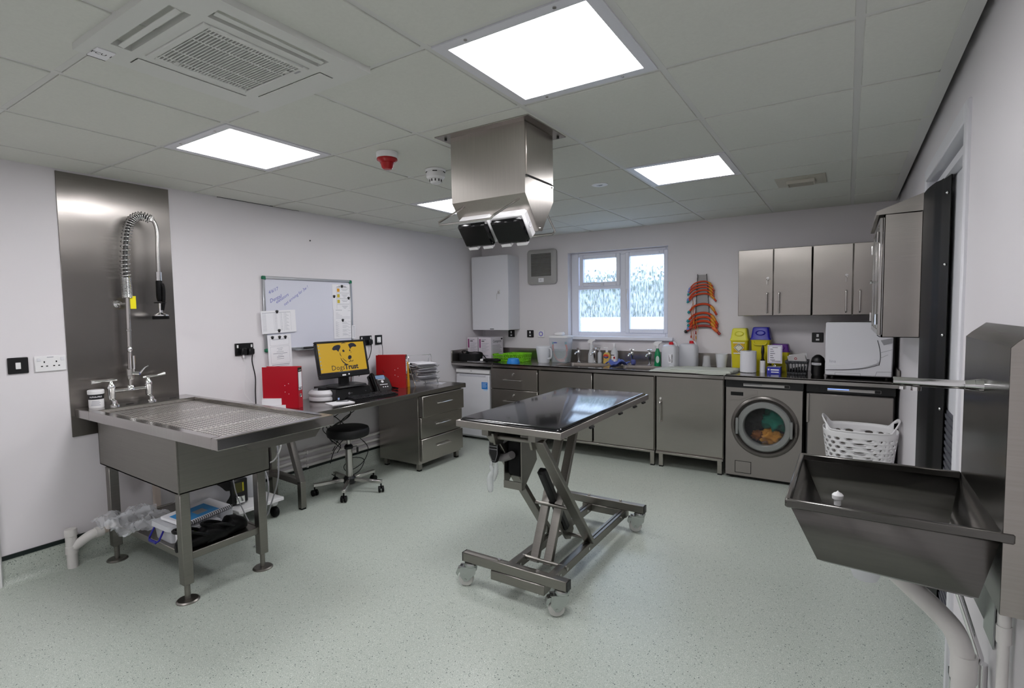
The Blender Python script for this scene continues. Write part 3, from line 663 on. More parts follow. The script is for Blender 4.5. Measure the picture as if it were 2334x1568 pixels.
# ================================================================ desk along the left wall
DT = .758
t = thing('desk', 'long stainless steel desk top on an angled square-tube leg, along the left wall', 'desk', (.29, -2.3, 0))
m = MB(); m.box(XL+.004, .60, -3.36, -1.20, DT-.012, DT, .003); m.box(.575, .60, -3.36, -1.20, DT-.045, DT-.006, .004); m.box(XL+.004, .60, -1.212, -1.20, DT-.045, DT-.006)
part(t, 'top', m, STEELT)
m = MB(); m.beam((.20,-3.0,DT-.014), (.405,-3.0,.20), .045, .045, (0,1,0)); m.beam((.403,-3.0,.215), (.403,-3.0,.012), .045, .045, (0,1,0)); lg = part(t, 'leg', m, STEELD)
part(lg, 'foot', B(.383, .423, -3.02, -2.98, 0, .013, .002), RUBBER)
m = MB(); m.beam((.045,-3.0,DT-.014), (.045,-3.0,.012), .045, .045, (0,1,0)); lg = part(t, 'leg', m, STEELD); part(lg, 'foot', B(.025, .065, -3.02, -2.98, 0, .013, .002), RUBBER)
part(t, 'crossbar', MB().beam((.06,-3.0,.225), (.385,-3.0,.21), .045, .045, (0,1,0)), STEELD)
# pedestal
t = thing('drawer_pedestal', 'stainless steel pedestal with three drawers under the right end of the desk', 'drawer unit', (.3, -1.55, 0))
m = MB(); m.box(.04, .555, -1.865, -1.245, .07, DT-.047, .002); part(t, 'body', m, STEEL)
for i, (z0, z1, xo) in enumerate(((.515,.708,.038),(.312,.508,.012),(.10,.305,.018))):
    m = MB(); m.box(.556, .572+xo, -1.858, -1.25, z0, z1, .003); d = part(t, 'drawer', m, STEEL, None if i else 'topmost drawer, slightly pulled out')
    zc = (z0+z1)/2+.015; X = .572+xo
    m = MB(); m.tube([(X,-1.65,zc-.008),(X+.026,-1.635,zc),(X+.03,-1.62,zc),(X+.03,-1.475,zc),(X+.026,-1.46,zc),(X,-1.445,zc-.008)], .0048, 8); part(d, 'handle', m, SATIN)
    if i == 0:
        pass
for x in (.10, .52):
    for y in (-1.83, -1.28):
        m = MB(); m.box(x-.02, x+.02, y-.02, y+.02, .012, .07, .002); l_ = part(t, 'leg', m, STEELD); part(l_, 'foot', B(x-.018, x+.018, y-.018, y+.018, 0, .013), RUBBER)

# stool
sx_, sy_ = .385, -2.53
t = thing('stool', 'round black swivel stool on a five-star chrome base with castors', 'stool', (sx_, sy_, 0))
m = MB(); m.lathe([(.0001,.462),(.150,.462),(.166,.47),(.172,.49),(.172,.515),(.165,.533),(.145,.541),(.0001,.543)], (sx_,sy_,0), n=40); part(t, 'seat', m, mat('black_vinyl', '09090b', .5, bump=.15, bscale=300))
m = MB(); m.cyl((sx_,sy_,.30), (sx_,sy_,.462), .016, n=16); part(t, 'gas_rod', m, SATIN)
m = MB(); m.cyl((sx_,sy_,.10), (sx_,sy_,.36), .029, n=20); part(t, 'column', m, SATIN)
m = MB(); m.lathe([(.032,.355),(.036,.36),(.036,.378),(.03,.385),(.022,.395),(.0001,.395)], (sx_,sy_,0), n=20); part(t, 'collar', m, BLACK)
m = MB(); m.tube([(sx_+.03,sy_+.0,.375),(sx_+.055,sy_+.04,.377),(sx_+.058,sy_+.043,.36)], .003, 6); m.cyl((sx_+.058,sy_+.043,.365), (sx_+.058,sy_+.043,.318), .009, n=10); part(t, 'height_lever', m, BLACK)
m = MB(); m.lathe([(.0001,.065),(.045,.065),(.052,.075),(.052,.11),(.04,.125),(.0001,.127)], (sx_,sy_,0), n=20); part(t, 'hub', m, BLACK)
for k in range(5):
    a = R(22+72*k); c, s_ = math.cos(a), math.sin(a)
    m = MB(); m.beam((sx_+.045*c,sy_+.045*s_,.098), (sx_+.285*c,sy_+.285*s_,.088), .03, .025); arm = part(t, 'arm', m, SATIN)
    x, y = sx_+.278*c, sy_+.278*s_
    m = MB(); m.cyl((x,y,.03), (x,y,.09), .006, n=8); b_ = a+.6+k
    q = (math.cos(b_), math.sin(b_))
    for o_ in (-.014, .014):
        m.tube([(x-q[0]*.007+q[0]*o_, y-q[1]*.007+q[1]*o_, .026), (x+q[0]*.007+q[0]*o_, y+q[1]*.007+q[1]*o_, .026)], .026, 16)
    part(arm, 'castor', m, RUBBER)

# ---------------- computer
t = thing('computer_monitor', 'black flat monitor showing a yellow screen with a dog emblem, on the desk', 'monitor', (.27, -2.44, .866), 83)
tilt = Matrix.Translation((0,0,.075)) @ Euler((R(-12),0,0)).to_matrix().to_4x4()
W_, Hh = .485, .315
m = MB()
m.box(-W_/2, W_/2, -.012, .02, 0, .042, .006); m.box(-W_/2, W_/2, -.012, .02, Hh-.018, Hh, .005); m.box(-W_/2, -W_/2+.02, -.012, .02, .04, Hh-.016, .005); m.box(W_/2-.02, W_/2, -.012, .02, .04, Hh-.016, .005)
m.box(-W_/2+.01, W_/2-.01, .0, .045, .02, Hh-.01, .01); m.xf(tilt); part(t, 'casing', m, BLACK, local=True)
SW, SZ0, SZ1 = W_/2-.02, .042, Hh-.018
SCRY = mat('screen_yellow', '30280a', .3, emit='c0992c', estr=.85); SCRK = mat('screen_dark', '0c0c14', .3, emit='23242f', estr=.8)
m = MB(); m.box(-SW, SW, -.006, -.002, SZ0, SZ1); m.xf(tilt); part(t, 'screen', m, SCRY, 'yellow lit screen', local=True)
# emblem: a dog's head in thick dark strokes, and the two words
def SP(u, v, d=-.0066): return Vector((u, d, SZ0+(SZ1-SZ0)*v))
m = MB()
def blob(pts, k=5):
    P = smooth([Vector((u,0,v)) for u, v in pts+[pts[0]]], k)[:-1]; n = len(P); c = sum(P, Vector())/n
    m.add([SP(p.x, p.z) for p in P]+[SP(c.x, c.z)], [(i, (i+1) % n, n) for i in range(n)])
def stroke(pts, w0):
    P = smooth([Vector((u,0,v*(SZ1-SZ0))) for u, v in pts]); n = len(P); vs = []
    for i, p in enumerate(P):
        d = (P[min(i+1,n-1)]-P[max(i-1,0)]).normalized(); q = Vector((-d.z,0,d.x)); ww = w0*(.25+math.sin(PI*i/(n-1))*.75)
        for sgn in (-1,1):
            r_ = p+q*ww*sgn; vs.append(Vector((r_.x,-.0066,SZ0+r_.z)))
    m.add(vs, [(2*i,2*i+1,2*i+3,2*i+2) for i in range(n-1)])
blob([(-.105,.80),(-.085,.89),(-.05,.93),(-.025,.915),(-.022,.85),(-.04,.75),(-.048,.70),(-.065,.76),(-.09,.755)])
blob([(.055,.92),(.085,.97),(.115,.95),(.135,.87),(.125,.83),(.10,.84),(.075,.80),(.07,.76),(.062,.84)])
blob([(-.010,.725),(-.002,.76),(.008,.745),(.012,.70),(.003,.675),(-.007,.69)]); blob([(.057,.73),(.064,.755),(.069,.735),(.068,.70),(.060,.69)])
blob([(.035,.47),(.042,.53),(.055,.55),(.068,.535),(.072,.48),(.062,.43),(.048,.41),(.037,.43)])
stroke([(-.012,.965),(.01,.985),(.035,.97)], .003); stroke([(-.035,.68),(-.034,.60),(-.025,.53)], .003); stroke([(-.036,.49),(-.02,.36),(.005,.27),(.03,.235)], .0045); stroke([(-.018,.48),(.0,.40),(.022,.34)], .0028)
stroke([(.055,.41),(.057,.37),(.045,.335),(.033,.33)], .003); stroke([(.057,.37),(.066,.345),(.08,.36),(.082,.40)], .0028); stroke([(.072,.68),(.073,.63)], .0025)
m.text('Dogs', .060, M4((-.072,-.0066,SZ0+.041), (1,0,0), (0,0,1), (0,-1,0))); m.text('Trust', .060, M4((.056,-.0066,SZ0+.041), (1,0,0), (0,0,1), (0,-1,0)), bold=.0022)
m.v = [Vector((v.x+.012, v.y, v.z)) for v in m.v]
m.box(-SW, SW, -.0068, -.0062, SZ0, SZ0+.008); m.xf(tilt); part(t, 'screen_emblem', m, SCRK, local=True)
m = MB()
for i in range(7): m.box(-SW+.006, -SW+.014, -.0068, -.0064, SZ1-.025-.032*i, SZ1-.015-.032*i)
for i in range(9): m.box(-.06+.012*i, -.056+.012*i, -.0072, -.0068, SZ0+.002, SZ0+.006)
m.xf(tilt); part(t, 'desktop_icons', m, mat('screen_icon', '223040', .4, emit='7fa2c0', estr=.7), local=True)
m = MB(); m.lathe([(.0001,-.0126),(.007,-.0126),(.007,-.012)], (.03,0,.022), 'y', 16); m.box(-.035, .0, -.0126, -.0118, .012, .024); m.xf(tilt); part(t, 'badge', m, WHITE, local=True)
m = MB(); m.box(-.045, .045, .02, .05, -.0, .11, .006); part(t, 'stand', m, BLACK, local=True)
m = MB(); rbox(m, -.145, .145, -.10, .10, 0, .014, 1.05, .03); part(t, 'foot', m, BLACK, local=True)
t = thing('desktop_computer', 'black small desktop computer lying flat under the monitor', 'computer', (.20, -2.42, DT), 83)
m = MB(); m.box(-.17, .17, -.16, .17, .004, .100, .003); part(t, 'case', m, BLACK, local=True)
m = MB(); m.box(-.168, .168, -.163, -.159, .008, .098, .002); part(t, 'front_panel', m, BLACKM, local=True)
m = MB(); m.lathe([(.005,-.164),(.0085,-.1645),(.0085,-.163),(.005,-.163)], (-.04,0,.055), 'y', 16); m.box(-.025, -.01, -.1642, -.163, .054, .056); m.box(.12, .124, -.1642, -.163, .055, .059); part(t, 'badge', m, MIDG, local=True)
m = MB(); m.box(-.15, -.135, -.1645, -.163, .012, .03); part(t, 'sticker', m, mat('sticker_blue', '9fb4dc', .4), local=True)
t = thing('keyboard', 'black computer keyboard on the front of the desk', 'keyboard', (.43, -2.30, DT), 84)
m = MB(); m.prism([(-.075,0),(.08,0),(.08,.024),(-.075,.010)], 'x', -.225, .225); part(t, 'casing', m, BLACK, local=True)
m = MB()
for r_ in range(6):
    for c in range(21):
        if rnd.random() < .04: continue
        x, y = -.215+c*.0205, -.062+r_*.0225; z = .011+(y+.075)*.09; m.box(x+.001, x+.018, y, y+.0185, z, z+.008, .0015)
k_ = part(t, 'keys', m, mat('key_cap', '18181b', .5), local=True, kind='stuff')
# telephone
t = thing('desk_telephone', 'black desk telephone with small blue display and white keys, left of the second red binder', 'telephone', (.145, -1.93, DT), 74)
T_ = Matrix.Translation((0,0,.02)) @ Euler((R(52),0,0)).to_matrix().to_4x4()
m = MB(); m.box(-.105, .105, -.10, .125, 0, .03, .008); m.xf(T_); m.prism([(-.06,0),(.10,0),(.085,.12),(.03,.10)], 'x', -.08, .08); part(t, 'body', m, BLACK, local=True)
m = MB(); m.box(-.035, .06, .075, .112, .030, .0315); m.xf(T_); part(t, 'display', m, mat('lcd', '7f9dc0', .3), local=True)
m = MB()
for r_ in range(4):
    for c in range(3): m.lathe([(.0001,.0335),(.0062,.033),(.0068,.03)], (.012+.022*c, -.018-.020*r_, 0), 'z', 10)
m.lathe([(.0001,.034),(.013,.0335),(.014,.03)], (.022,.043,0), 'z', 16); m.box(-.015, .065, .006, .013, .03, .0318); m.box(-.02, .055, .064, .070, .03, .0314); m.xf(T_); part(t, 'keys', m, PAPER, local=True)
m = MB(); m.tube(smooth([(-.078,.11,.03),(-.08,.105,.065),(-.08,.06,.07),(-.08,.0,.068),(-.08,-.06,.07),(-.08,-.095,.06),(-.078,-.10,.03)]), .02, 10); m.xf(T_); part(t, 'handset', m, RUBBER, local=True)
m = MB(); m.tube([(.10+.008*math.cos(1.6*i), -.15+.1*(i/50)-.0, .012+.008*math.sin(1.6*i)) for i in range(50)], .0028, 5); part(t, 'cord', m, RUBBER, local=True)
# binders
def binder(x, y, rz, lab, ringm, lines):
    t = thing('lever_arch_binder', lab, 'binder', (x, y, DT), rz)
    rm = REDM if ringm else REDD
    m = MB(); m.box(-.035, -.032, -.285, .0, 0, .318, .001); m.box(.032, .035, -.285, 0, 0, .318, .001); m.box(-.035, .035, -.003, 0, 0, .318, .001); part(t, 'cover', m, rm, local=True)
    m = MB(); m.box(-.030, .031, -.275, -.03, .006, .30); part(t, 'sheets', m, PAPER, local=True)
    m = MB(); m.box(-.028, .030, .0, .0012, .135 if ringm else .15, .312); part(t, 'label_surround', m, BLACK, local=True)
    m = MB(); m.box(-.024, .026, .0012, .0020, .16, .278); m.box(-.022, .026, .0012, .002, .138, .156); part(t, 'spine_label', m, PAPER, local=True)
    m = MB()
    for i in range(6): m.box(-.014+.006*i, -.011+.006*i+.001*(i % 2), .002, .0025, .142, .153)
    if lines:
        m.box(-.012,.014,.002,.0025,.25,.254); m.box(-.012,.012,.002,.0025,.228,.232); m.box(-.024,.026,.002,.0025,.212,.2135)
    part(t, 'label_print', m, INK, local=True)
    m = MB(); m.box(-.02, .02, .0012, .002, .288, .294); part(t, 'label_heading', m, MIDG, local=True)
    m = MB(); m.lathe([(.010,.0),(.013,.003),(.016,.002),(.016,0)], (.0,0,.095), 'y', 20); 
    if ringm: m.lathe([(.0001,.002),(.011,.002)], (0,0,.095), 'y', 20)
    part(t, 'finger_ring', m, SATIN, local=True)
    if not ringm: 
        m = MB(); m.lathe([(.0001,.0015),(.011,.0015)], (0,0,.095), 'y', 20); part(t, 'finger_hole', m, BLACKM, local=True)
    m = MB()
    for yy, zz in ((-.075,.19),(-.105,.175),(-.105,.125),(-.075,.11)): m.cyl((-.0352,yy,zz), (-.0345,yy,zz), .003, n=8); m.cyl((.0345,yy,zz), (.0352,yy,zz), .003, n=8)
    part(t, 'rivets', m, PAPER, local=True)
    return t
# local +y is the spine; spine looks roughly towards the room/camera
binder(.30, -2.905, -62, 'bright red lever arch binder standing at the left end of the desk', True, False)
binder(.28, -1.715, -58, 'darker red lever arch binder standing right of the telephone', False, True)
m = MB(); m.box(-.012, .012, -.24, 0, 0, .245, .002); m.xf(Matrix.Translation((.262,-1.655,DT)) @ Euler((R(2),R(3),R(-60))).to_matrix().to_4x4())
solo('document_folder', m, mat('amber_card', 'd79c22', .55), 'amber cardboard folder standing against the right side of the darker red binder', 'folder')
# letter trays
t = thing('letter_tray', 'three-tier wire letter tray stuffed with papers at the right end of the desk', 'letter tray', (.22, -1.46, DT), 72)
m = MB()
for s_ in (-1, 1):
    m.tube(smooth([(s_*.13,-.14,.0),(s_*.13,-.10,.06),(s_*.13,-.02,.20),(s_*.13,0,.285),(s_*.13,.03,.285),(s_*.13,.06,.2),(s_*.13,.13,.0)], 5), .004, 6)
m.tube([(-.13,.01,.29),(.13,.01,.29)], .003, 6); part(t, 'frame', m, CHROME, local=True)
for k in range(3):
    z = .045+.065*k
    m = MB(); 
    for o_ in range(7): m.tube([(-.12+.04*o_,-.15,z),(-.12+.04*o_,.13,z)], .0015, 5)
    m.tube([(-.125,-.17,z+.02),(-.125,-.13,z),(-.125,.135,z),(.125,.135,z),(.125,-.13,z),(.125,-.17,z+.02)], .0028, 6); m.tube([(-.125,-.17,z+.02),(-.04,-.175,z),(.04,-.175,z),(.125,-.17,z+.02)], .0028, 6); part(t, 'tray', m, CHROME, local=True)
for k in range(3):
    n = (7, 8, 6)[k]; z = DT+.048+.065*k
    for i in range(n):
        zz = z+i*.0068; w_ = .10+rnd.uniform(0,.02); o_ = rnd.uniform(-.02,.015)
        m = MB(); m.sharp = 180; vs = []
        for a in range(9):
            for b_ in range(2):
                vs.append((-w_+2*w_*b_+o_*.4, -.165+.285*a/8+o_, .004*math.sin(a*.9+i)*(1 if a < 5 else .3)))
        f_ = [(a*2,a*2+1,a*2+3,a*2+2) for a in range(8)]; m.add(vs, f_); m.add([Vector(v)+Vector((0,0,.0045)) for v in vs], f_)
        m.xf(Matrix.Translation((.22,-1.46,zz)) @ Euler((0,0,R(72+rnd.uniform(-3,3)))).to_matrix().to_4x4())
        solo('paper_sheaf', m, PAPER, 'white paper sheaf, %s in the %s tier of the letter tray' % (('lowest','second from below','third from below','fourth from below','fifth from below','sixth from below','seventh from below')[i] if i < n-1 else 'topmost', ('lowest','middle','topmost')[k]), 'papers', group='papers in the %s letter tray' % ('lowest','middle','topmost')[k])
m = MB(); m.box(-.10, .10, -.07, .07, 0, .002); m.xf(Matrix.Translation((.33,-1.36,DT)) @ Euler((0,0,R(20))).to_matrix().to_4x4()); solo('leaflet', m, mat('leaflet', 'cfcfd6', .3, noise=.5, nscale=25), 'loose printed leaflet lying in front of the wire letter tray', 'paper')
# bowls, notepad, pen, boxes
BOWLM = mat('cloudy_plastic', (.86,.85,.88), .35, trans=.25)
for k, (z, lab) in enumerate(((DT, 'lower of the two round cloudy plastic tubs stacked on the desk'), (DT+.042, 'upper of the two round cloudy plastic tubs stacked on the desk'))):
    m = MB(); m.lathe([(.0001,z),(.108,z),(.122,z+.008),(.128,z+.022),(.122,z+.036),(.098,z+.05),(.092,z+.05),(.094,z+.042),(.105,z+.012),(.0001,z+.008)] if k else [(.0001,z),(.105,z),(.122,z+.008),(.126,z+.020),(.122,z+.034),(.110,z+.041),(.0001,z+.041)], (.17,-2.585,0), n=40)
    solo('plastic_tub', m, BOWLM, lab, 'tub', (.17,-2.585,z))
m = MB(); m.box(-.07, .07, -.095, .095, 0, .006, .0008); m.xf(Matrix.Translation((.42,-2.63,DT)) @ Euler((0,0,R(-14))).to_matrix().to_4x4()); solo('notepad', m, PAPER, 'white notepad lying on the front edge of the desk', 'notepad')
m = MB(); m.tube([(.375,-2.63,DT+.0105),(.44,-2.57,DT+.0105)], [.0042,.0042], 8); m.tube([(.44,-2.57,DT+.0105),(.449,-2.562,DT+.0105)], [.004,.001], 8); solo('pen', m, mat('pen_grey', '3a3a40', .3), 'dark pen lying on the white notepad', 'pen')
m = MB(); m.box(-.075, .075, -.055, .055, 0, .05, .001); m.xf(Matrix.Translation((.115,-3.02,DT+.026)) @ Euler((0,0,R(55))).to_matrix().to_4x4()); solo('small_carton', m, PAPER, 'white carton with a red mark, stacked on another at the left end of the desk', 'box')
m = MB(); m.box(-.02,.02,-.006,.006,0,.0006); m.xf(Matrix.Translation((.12,-3.02,DT+.0765)) @ Euler((0,0,R(55))).to_matrix().to_4x4()); solo('carton_sticker', m, mat('sticker_red','b04048',.5), 'small red sticker on the upper white carton', 'sticker')
m = MB(); m.box(-.07, .07, -.05, .05, 0, .025, .001); m.xf(Matrix.Translation((.16,-3.0,DT)) @ Euler((0,0,R(62))).to_matrix().to_4x4()); solo('small_carton', m, PAPER, 'flat white carton lying under the other carton, left of the bright red binder', 'box')
m = MB(); m.tube(smooth([(.06,-3.16,DT+.012),(.05,-3.1,DT+.02),(.04,-3.06,DT+.012)]), [.012]*12+[.016], 8); solo('handpiece', m, WHITE, 'white handpiece on its cable beside the white cartons', 'handpiece')
t = thing('pen_pot', 'clear pen pot with red and black pens behind the computer', 'pen pot', (.17, -2.165, DT+.0))
m = MB(); m.lathe([(.0001,DT+.101),(.035,DT+.101),(.037,DT+.19),(.034,DT+.19),(.032,DT+.106),(.0001,DT+.105)], (.12,-2.27,0), n=20); part(t, 'pot', m, CLEAR)
for i, (mm, c_) in enumerate(((REDM,'red'),(BLACK,'black'),(mat('pen_grey','3a3a40',.3),'grey'),(BLACK,'black'))):
    a = i*1.7; m = MB(); m.tube([(.12+.015*math.cos(a),-2.27+.015*math.sin(a),DT+.107),(.12+.03*math.cos(a),-2.27+.03*math.sin(a),DT+.225+.01*(i % 2))], .005, 8); solo('pen', m, mm, ['red pen in the clear pot behind the monitor','tall black pen in the clear pot behind the monitor','slim grey pen in the clear pot behind the monitor','short black pen in the clear pot behind the monitor'][i], 'pen')
# cable tangle under the desk
for i in range(7):
    m = MB(); x = .18+rnd.uniform(-.05,.05); y = -2.40+rnd.uniform(-.06,.06); pts = [(x,y,DT-.02)]
    for k in range(1, 7): pts.append((x-.02*k+.04*math.sin(k*1.7+i), y+.09*math.sin(k*1.1+i*1.3), DT-.02-.105*k*(.6+.1*(i % 4))))
    m.tube(smooth(pts), .0036, 6); solo('cable', m, BLACK, 'black cable in the tangle hanging below the desk', 'cable', group='tangled cables below the desk')
m = MB(); m.tube(smooth([(.08,-2.18,.36),(.08,-2.05,.22),(.09,-2.12,.1),(.10,-2.3,.06),(.11,-2.36,.12),(.10,-2.25,.17),(.1,-2.12,.12),(.11,-2.2,.03),(.12,-2.4,.02),(.12,-2.5,.09)]), .0036, 6); solo('cable', m, BLACK, 'black cable looping near the floor behind the stool', 'cable')

# ================================================================ whiteboard
BX = XL
t = thing('whiteboard', 'aluminium framed whiteboard with green corners and a blue handwritten note', 'whiteboard', (XL, -2.54, 1.18))
y0, y1, z0, z1 = -2.985, -2.098, 1.184, 1.787
part(t, 'board', B(XL+.002, XL+.012, y0+.01, y1-.01, z0+.01, z1-.01), mat('board_white', 'd9dae6', .22))
FR = mat('aluminium', (.50,.51,.53), .35, .9)
for q in ((y0+.02,y1-.02,z0,z0+.022),(y0+.02,y1-.02,z1-.022,z1),(y0,y0+.022,z0+.02,z1-.02),(y1-.022,y1,z0+.02,z1-.02)):
    part(t, 'frame_bar', B(XL+.001, XL+.022, *q, .004), FR)
GC = mat('corner_green', '12684a', .45)
for y in (y0, y1-.03):
    for z in (z0, z1-.03): part(t, 'corner_cap', B(XL, XL+.025, y-.001, y+.031, z-.001, z+.031, .006), GC)
part(t, 'pen_tray', B(XL+.01, XL+.065, -2.72, -2.20, z0-.006, z0+.002, .002), FR)
INKB = mat('marker_blue', '5a5fb4', .5)
m = MB()
def hand(txt, y, z, size, rot):
    a = R(rot); m.text(txt, size, M4((XL+.0125, y, z), (0,math.cos(a),math.sin(a)), (0,-math.sin(a),math.cos(a)), (1,0,0)), shear=.35)
hand('4/6/17', -2.893, 1.672, .036, 24); hand('Dental', -2.875, 1.608, .042, 24); hand('elevators', -2.815, 1.612, .036, 31); hand('not arriving for 3w !', -2.685, 1.636, .034, 34)
part(t, 'handwriting', m, INKB)
def sheet(lab, y0, y1, z0, z1, x=.0135, rot=0, kind=0, th=.0008):
    cy, cz = (y0+y1)/2, (z0+z1)/2; w2, h2 = (y1-y0)/2, (z1-z0)/2
    t = thing('notice', lab, 'paper', (XL+x, cy, z0))
    Mx = Matrix.Translation((XL+x, cy, cz)) @ Matrix.Rotation(R(rot), 4, 'X')
    m = MB(); m.box(0, th, -w2, w2, -h2, h2); m.xf(Mx); part(t, 'page', m, PAPER)
    m = MB(); X = th+.0001
    def ln(a, b, z, hh=.0018): m.quad((X,a,z),(X,b,z),(X,b,z+hh),(X,a,z+hh))
    if kind == 0:       # table of lines
        for i in range(15):
            z = h2*.72-i*h2*.105
            for a, b in ((-.9,-.72),(-.25,-.1),(.12,.2),(.32,.45+.2*((i*7) % 3)/3)): ln(a*w2, b*w2, z)
        for a in (-.92,-.3,.08,.28,.7): m.quad((X,a*w2,-h2*.85),(X,a*w2+.0009,-h2*.85),(X,a*w2+.0009,h2*.8),(X,a*w2,h2*.8))
        ln(-.92*w2, .7*w2, h2*.8, .003)
    elif kind == 1:     # boxed list with pictures
        ln(-.3*w2, .5*w2, h2*.86, .004); ln(-.5*w2, .6*w2, h2*.79, .004)
        for i in range(4):
            z = h2*.36-i*h2*.44
            for q in ((-.55,.85,0),(-.55,.85,.38)): ln(q[0]*w2, q[1]*w2, z+q[2]*h2, .0012)
            for a in (-.55,.85): m.quad((X,a*w2,z),(X,a*w2+.0012,z),(X,a*w2+.0012,z+.38*h2),(X,a*w2,z+.38*h2))
            for k in range(2+i % 2): ln((0+.1*k)*w2, (.7-.12*k)*w2, z+h2*(.26-.09*k), .0022)
    elif kind == 2:     # form
        ln(-.75*w2, -.1*w2, h2*.9, .0035); ln(.5*w2, .9*w2, h2*.86)
        for i in range(5): ln(-.75*w2, (-.5+.2*i)*w2 if i < 3 else .75*w2, h2*(.72-.09*i))
        for i in range(16):
            z = h2*(.12-.065*i); ln(-.8*w2, (-.6+.15*(i % 2))*w2, z); 
            if i % 4 != 3: ln(-.1*w2, (.3+.12*(i % 3))*w2, z)
            if i % 3 == 0: ln(.5*w2, .75*w2, z)
    else:               # certificate
        for q in ((-.8,.8,.78),(-.8,.8,.40),(-.8,.8,.33),(-.8,.8,-.62)): ln(q[0]*w2, q[1]*w2, q[2]*h2, .0012)
        for a in (-.8,.8):
            for b_, c in ((.4,.78),(-.62,.33)): m.quad((X,a*w2,b_*h2),(X,a*w2+.0012,b_*h2),(X,a*w2+.0012,c*h2),(X,a*w2,c*h2))
        ln(-.6*w2, .6*w2, h2*.72, .004)
        for i, (a, hh) in enumerate(((.25,.003),(.18,.003),(.3,.003),(.6,.004),(.2,.003),(.3,.005),(.3,.003))): ln(-a*w2, a*w2, h2*(.22-.1*i), hh)
        ln(-.75*w2, .75*w2, -h2*.72, .005); ln(-.7*w2, .7*w2, -h2*.80, .004)
    m.xf(Mx); part(t, 'print', m, INKG if kind != 1 else mat('ink_mid', '6b6b74', .7))
    if kind == 1:
        for i, c in enumerate(('d99a2c','c9b43a','c9b43a')):
            m = MB(); z = h2*(.36-.44*i); m.quad((X,-.48*w2,z+.06*h2),(X,-.2*w2,z+.06*h2),(X,-.2*w2,z+.32*h2),(X,-.48*w2,z+.32*h2)); m.xf(Mx); part(t, 'picture', m, mat('pic_'+c, c, .6))
    return t
sheet('wide white table sheet held by two paw magnets over the left frame of the whiteboard', -3.012, -2.705, 1.333, 1.515, .0235, 2.0, 0)
sheet('white notice with three paw magnets hanging off the lower left corner of the whiteboard', -2.965, -2.755, 1.035, 1.318, .0245, 1.5, 3)
sheet('white notice with four boxed yellow pictures at the top right of the whiteboard', -2.318, -2.115, 1.515, 1.745, .0130, 0, 1)
sheet('white printed form below the picture notice on the whiteboard', -2.315, -2.10, 1.255, 1.525, .0150, 0, 2)
sheet('narrow strip of paper at the lower right edge of the whiteboard', -2.12, -2.078, 1.25, 1.37, .0235, 0, 0)
def paw(y, z, lab, x=.0255):
    m = MB(); m.sharp = 60
    m.lathe([(.0095,0),(.0095,.004),(.0001,.006)], (XL+x, y, z-.003), 'x', 10)
    for a in (-50,-17,17,50): m.lathe([(.0038,0),(.0038,.004),(.0001,.005)], (XL+x, y+.0135*math.sin(R(a)), z-.003+.0135*math.cos(R(a))), 'x', 8)
    solo('paw_magnet', m, BLACK, lab, 'magnet', group='black paw magnets on the whiteboard')
paw(-2.875, 1.503, 'black paw magnet at the top of the wide table sheet', .025); paw(-2.862, 1.35, 'black paw magnet at the bottom of the wide table sheet', .025)
for y, lb in ((-2.925,'leftmost'),(-2.862,'middle'),(-2.81,'rightmost')): paw(y, 1.296, 'black paw magnet, %s of three on the hanging notice' % lb, .026)
paw(-2.21, 1.728, 'black paw magnet at the top of the picture notice', .0145); paw(-2.30, 1.635, 'black paw magnet at the left edge of the picture notice', .0145); paw(-2.138, 1.622, 'black paw magnet at the right edge of the picture notice', .0145); paw(-2.215, 1.42, 'black paw magnet in the middle of the printed form', .0165)
m = MB(); m.cyl((XL+.042,-2.65,z0+.012), (XL+.042,-2.57,z0+.012), .009, n=12); m.cyl((XL+.042,-2.57,z0+.012), (XL+.042,-2.50,z0+.012), .0085, n=12); solo('marker_pen', m, BLACK, 'black marker pen lying at the left of the whiteboard tray', 'marker')
for y, lb in ((-2.495,'white marker pen next to the black one on the whiteboard tray'),(-2.395,'white marker pen with blue cap at the right of the whiteboard tray')):
    m = MB(); m.cyl((XL+.042,y,z0+.012), (XL+.042,y+.085,z0+.012), .0085, n=12); o_ = solo('marker_pen', m, WHITE, lb, 'marker')
    m = MB(); m.cyl((XL+.042,y-.001,z0+.012), (XL+.042,y+.02,z0+.012), .009, n=12); part(o_, 'cap', m, BLUE)
# ================================================================ back wall run
WT = .905; FY = -.655
t = thing('worktop', 'long stainless steel worktop with two inset sinks and an upstand, along the back wall', 'worktop', (2.09, -.33, .865))
SX = ((1.30,1.80),(1.90,2.36)); SYa, SYb = -.56, -.20
m = MB()
m.box(XL+.003, 1.30, FY, -.003, WT-.012, WT); m.box(1.80, 1.90, FY, -.003, WT-.012, WT); m.box(2.36, XR-.006, FY, -.003, WT-.012, WT)
for a, b in SX: m.box(a, b, FY, SYa, WT-.012, WT); m.box(a, b, SYb, -.003, WT-.012, WT)
part(t, 'top', m, STEELT)
m = MB(); m.box(XL+.003, .555, FY, FY+.02, WT-.042, WT+.001, .004); m.box(.557, 2.985, FY, FY+.02, WT-.042, WT+.001, .004); m.box(2.987, XR-.006, FY, FY+.02, WT-.042, WT+.001, .004); part(t, 'front_edge', m, STEELT)
m = MB(); m.box(XL+.003, 2.93, -.014, -.003, WT, 1.035, .002); part(t, 'upstand', m, STEEL)
part(t, 'side_upstand', B(XL+.003, XL+.018, FY, -.014, WT, 1.035, .002), STEEL)
part(t, 'side_upstand', B(XR-.02, XR-.006, FY, -.003, WT, 1.0, .002), STEELD)
